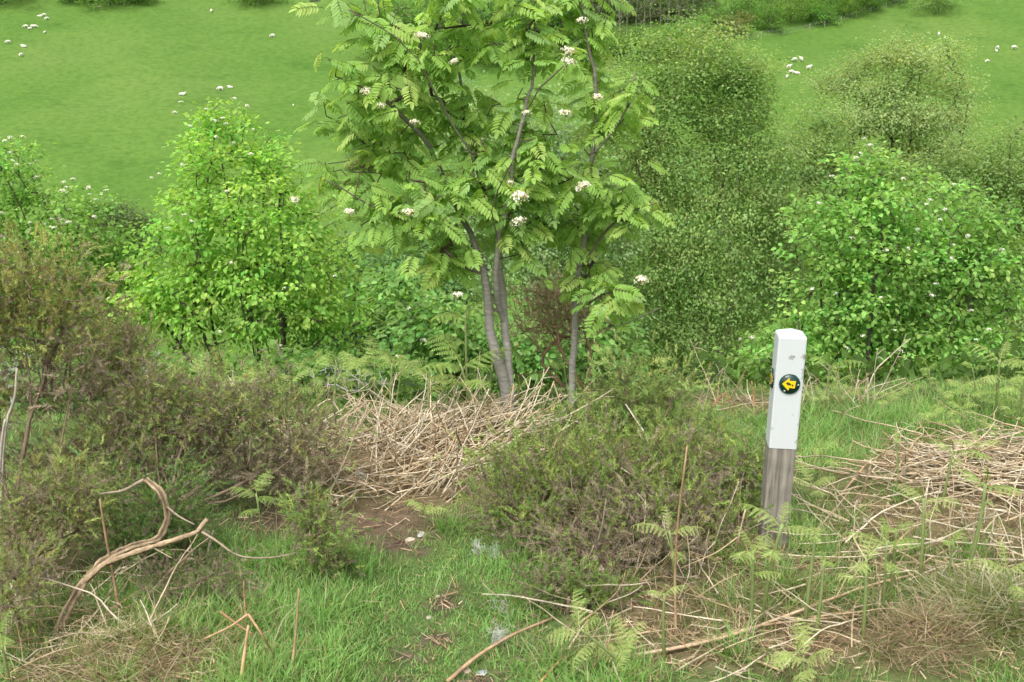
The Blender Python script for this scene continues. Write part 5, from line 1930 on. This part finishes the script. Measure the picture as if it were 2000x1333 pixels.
G1, G2, G3, G4, G5 = (.075, .15, .028), (.055, .12, .022), (.10, .17, .03), (.12, .135, .05), (.09, .19, .04)
for x, by, w, h, c, lab in [
        (15, 7, 110, 70, G2, 'dark tree at the top left corner of the left pasture'), (215, 10, 90, 60, G1, 'leafy tree on the top edge of the left pasture, left'), (262, 8, 50, 50, G2, 'smaller dark tree beside it on the top edge of the left pasture'),
        (140, 4, 70, 60, G2, 'dark tree behind the top edge of the left pasture'), (510, 8, 90, 60, G1, 'leafy tree on the top edge of the left pasture, right'),
        (755, 110, 110, 150, G2, 'dark hedgerow tree at the right edge of the left pasture'), (815, 85, 120, 150, G1, 'big green tree in the hedgerow behind the rowan top, left'),
        (890, 75, 120, 150, G2, 'big dark tree behind the rowan top, middle'), (960, 70, 110, 140, G1, 'green wood tree behind the rowan top, right'), (1030, 70, 110, 140, G2, 'dark wood tree behind the rowan top near its blossom'),
        (1100, 60, 100, 130, G1, 'wood tree left of the bare trunks'),
        (738, 190, 60, 60, G1, 'hedge bush below the dark hedgerow tree'), (748, 232, 60, 60, G3, 'second hedge bush down the pasture side'), (728, 285, 56, 56, G1, 'third hedge bush down the pasture side'),
        (712, 330, 60, 56, G4, 'fourth hedge bush down the pasture side'), (700, 385, 60, 60, G1, 'fifth hedge bush down the pasture side'), (760, 330, 80, 60, G2, 'hedge bush behind the rowan left limb'), (770, 420, 90, 70, G1, 'lowest hedge bush behind the rowan'),
        (1330, 105, 90, 80, G5, 'bright bush at the foot of the bare trunks'), (1365, 85, 70, 65, G5, 'pale green tree above the birch crown'), (1395, 70, 70, 80, G1, 'green tree behind the pale one above the birch'),
        (1438, 73, 66, 56, G4, 'brownish round bush at the left end of the right fence'), (1498, 60, 70, 72, G1, 'round dark green tree above the right fence, first'), (1545, 48, 60, 70, G3, 'yellow-green tree above the right fence, second'),
        (1582, 44, 60, 66, G5, 'bright tree above the right fence, third'), (1618, 43, 70, 72, G1, 'green tree above the right fence, fourth'), (1660, 32, 60, 64, G3, 'tree above the right fence, fifth'),
        (1700, 20, 60, 60, G1, 'tree above the right fence, sixth'), (1742, 8, 60, 60, G2, 'last dark tree where the right fence leaves the picture'), (1460, 40, 80, 70, G2, 'dark tree behind the brownish bush'),
        (1540, 22, 90, 70, G2, 'dark tree behind the fence trees, left'), (1640, 8, 110, 70, G1, 'tree behind the fence trees, right')]:
    far_tree(x, by, w, h, lab, c)
far_tree(1832, 24, 76, 46, 'lone rounded bush standing in the top of the right pasture', (.10, .17, .05), 'field_bush', lift=-.05, cat='bush', group='bushes in the right pasture')
for i, x in enumerate(np.linspace(1140, 1350, 15) + rng.normal(size=15) * 4):
    b = hit(x, 70 + 25 * rng.random())
    s = b[1] / FPX
    H = (110 + 40 * rng.random()) * s
    t = thing('bare_tree', f'pale bare-trunked tree in the wood right of the rowan top, {ordinal(i)} from the left', 'tree', b, 'bare-trunked wood trees')
    sk = Skeleton(4000)
    q = b + np.cumsum(np.stack([rng.normal(size=8) * .16, rng.normal(size=8) * .16, np.full(8, H / 8)], 1), 0)
    sk.limb(np.concatenate([[b - A(0, 0, .3)], q]), .8, .06)
    C = b + np.stack([rng.normal(size=34) * .9, rng.normal(size=34) * .9, H * (.25 + .75 * rng.random(34))], 1)
    sk.grow(C, b, .7, .5)
    rr = sk.radii(.022, .36)
    gcol = A(.30, .27, .235) * (.7 + .5 * rng.random())
    link('trunk', wood_mesh(sk, rr, gcol, 'trunk', M_BARK, {0}, .05, 6), t)
    tag(link('branches', wood_mesh(sk, rr, gcol, 'branches', M_BARK, set(range(1, len(sk.chains))), .018, 4), t), kind='stuff')
    link('crown', leafage(C, .5, 10, .22, (.10, .13, .05), CLUMP_V, CLUMP_F).mesh('crown', M_LEAF), t)
for i, x in enumerate(np.linspace(1120, 1360, 9)):
    far_tree(x, 40, 80, 110, f'dark tree at the back of the wood behind bare trunks, {ordinal(i)} from the left', (.06, .10, .03), nclus=90, lpc=34)

for i, x in enumerate(np.arange(1130, 1340, 34)):
    far_tree(x, 108 - 4 * (i % 2), 84, 56, f'low leafy wood-edge bush below the bare trunks, {ordinal(i)} from the left', G1 if i % 2 else G3, 'wood_edge_bush', cat='bush', group='wood edge bushes')
for i, x in enumerate(np.arange(790, 1130, 48)):
    far_tree(x, 118 - 6 * (i % 2), 110, 70, f'leafy hedge bush seen through the rowan top, {ordinal(i)} from the left', G2 if i % 2 else G1, 'wood_edge_bush', cat='bush', group='bushes behind the rowan top')
fx = [(1450, 83), (1486, 76), (1531, 70), (1581, 60), (1610, 54), (1642, 46), (1672, 35), (1700, 27), (1730, 18), (1760, 9), (1790, 0)]
fp = [hit(*q) for q in fx]
fence = thing('wire_fence', 'thin post and wire fence along the wood edge in the right pasture', 'fence', fp[0])
for i, p in enumerate(fp):
    m = MB()
    m.tube(np.array([p - A(0, 0, .2), p + A(0, 0, .7), p + A(.03, 0, 1.35)]), .05, 6, (.38, .33, .26) if i else (.42, .28, .15))
    link('post', m.mesh('post', M_BARK), fence)
for zz in (.35, .7, 1.05, 1.25):
    m = MB()
    m.tube(np.array([p + A(0, 0, zz) for p in fp]), .012, 4, (.3, .31, .31))
    link('wire', m.mesh('wire', M_METAL), fence)

# pale log and grey trough at the top of the left pasture
p = hit(195, 14)
m = MB()
m.tube(np.array([p + A(-.6, 0, .1), p + A(0, .05, .13), p + A(.6, 0, .11)]), np.array([.1, .12, .07]), 7, (.55, .46, .34))
m.tube(np.array([p + A(.1, .05, .13), p + A(.3, .1, .35)]), np.array([.05, .03]), 5, (.5, .42, .3))
tag(link('fallen_log', m.mesh('fallen_log', M_BARK, True)), 'small pale log lying near the top edge of the left pasture', 'log')
p = hit(614, 4)
t = thing('feed_trough', 'small grey object on bare soil at the top edge of left pasture', 'trough', p)
m = MB()
m.box(p + A(0, 0, .32), (1.3, .3, .05), (.34, .35, .38))
m.box(p + A(0, .3, .45), (1.3, .04, .16), (.4, .41, .44))
m.box(p + A(0, -.3, .45), (1.3, .04, .16), (.4, .41, .44))
link('body', m.mesh('body', M_METAL), t)
for sx in (-1, 1):
    m = MB()
    m.box(p + A(sx * 1.0, 0, .1), (.06, .28, .2), (.3, .3, .32))
    link('leg', m.mesh('leg', M_METAL), t)
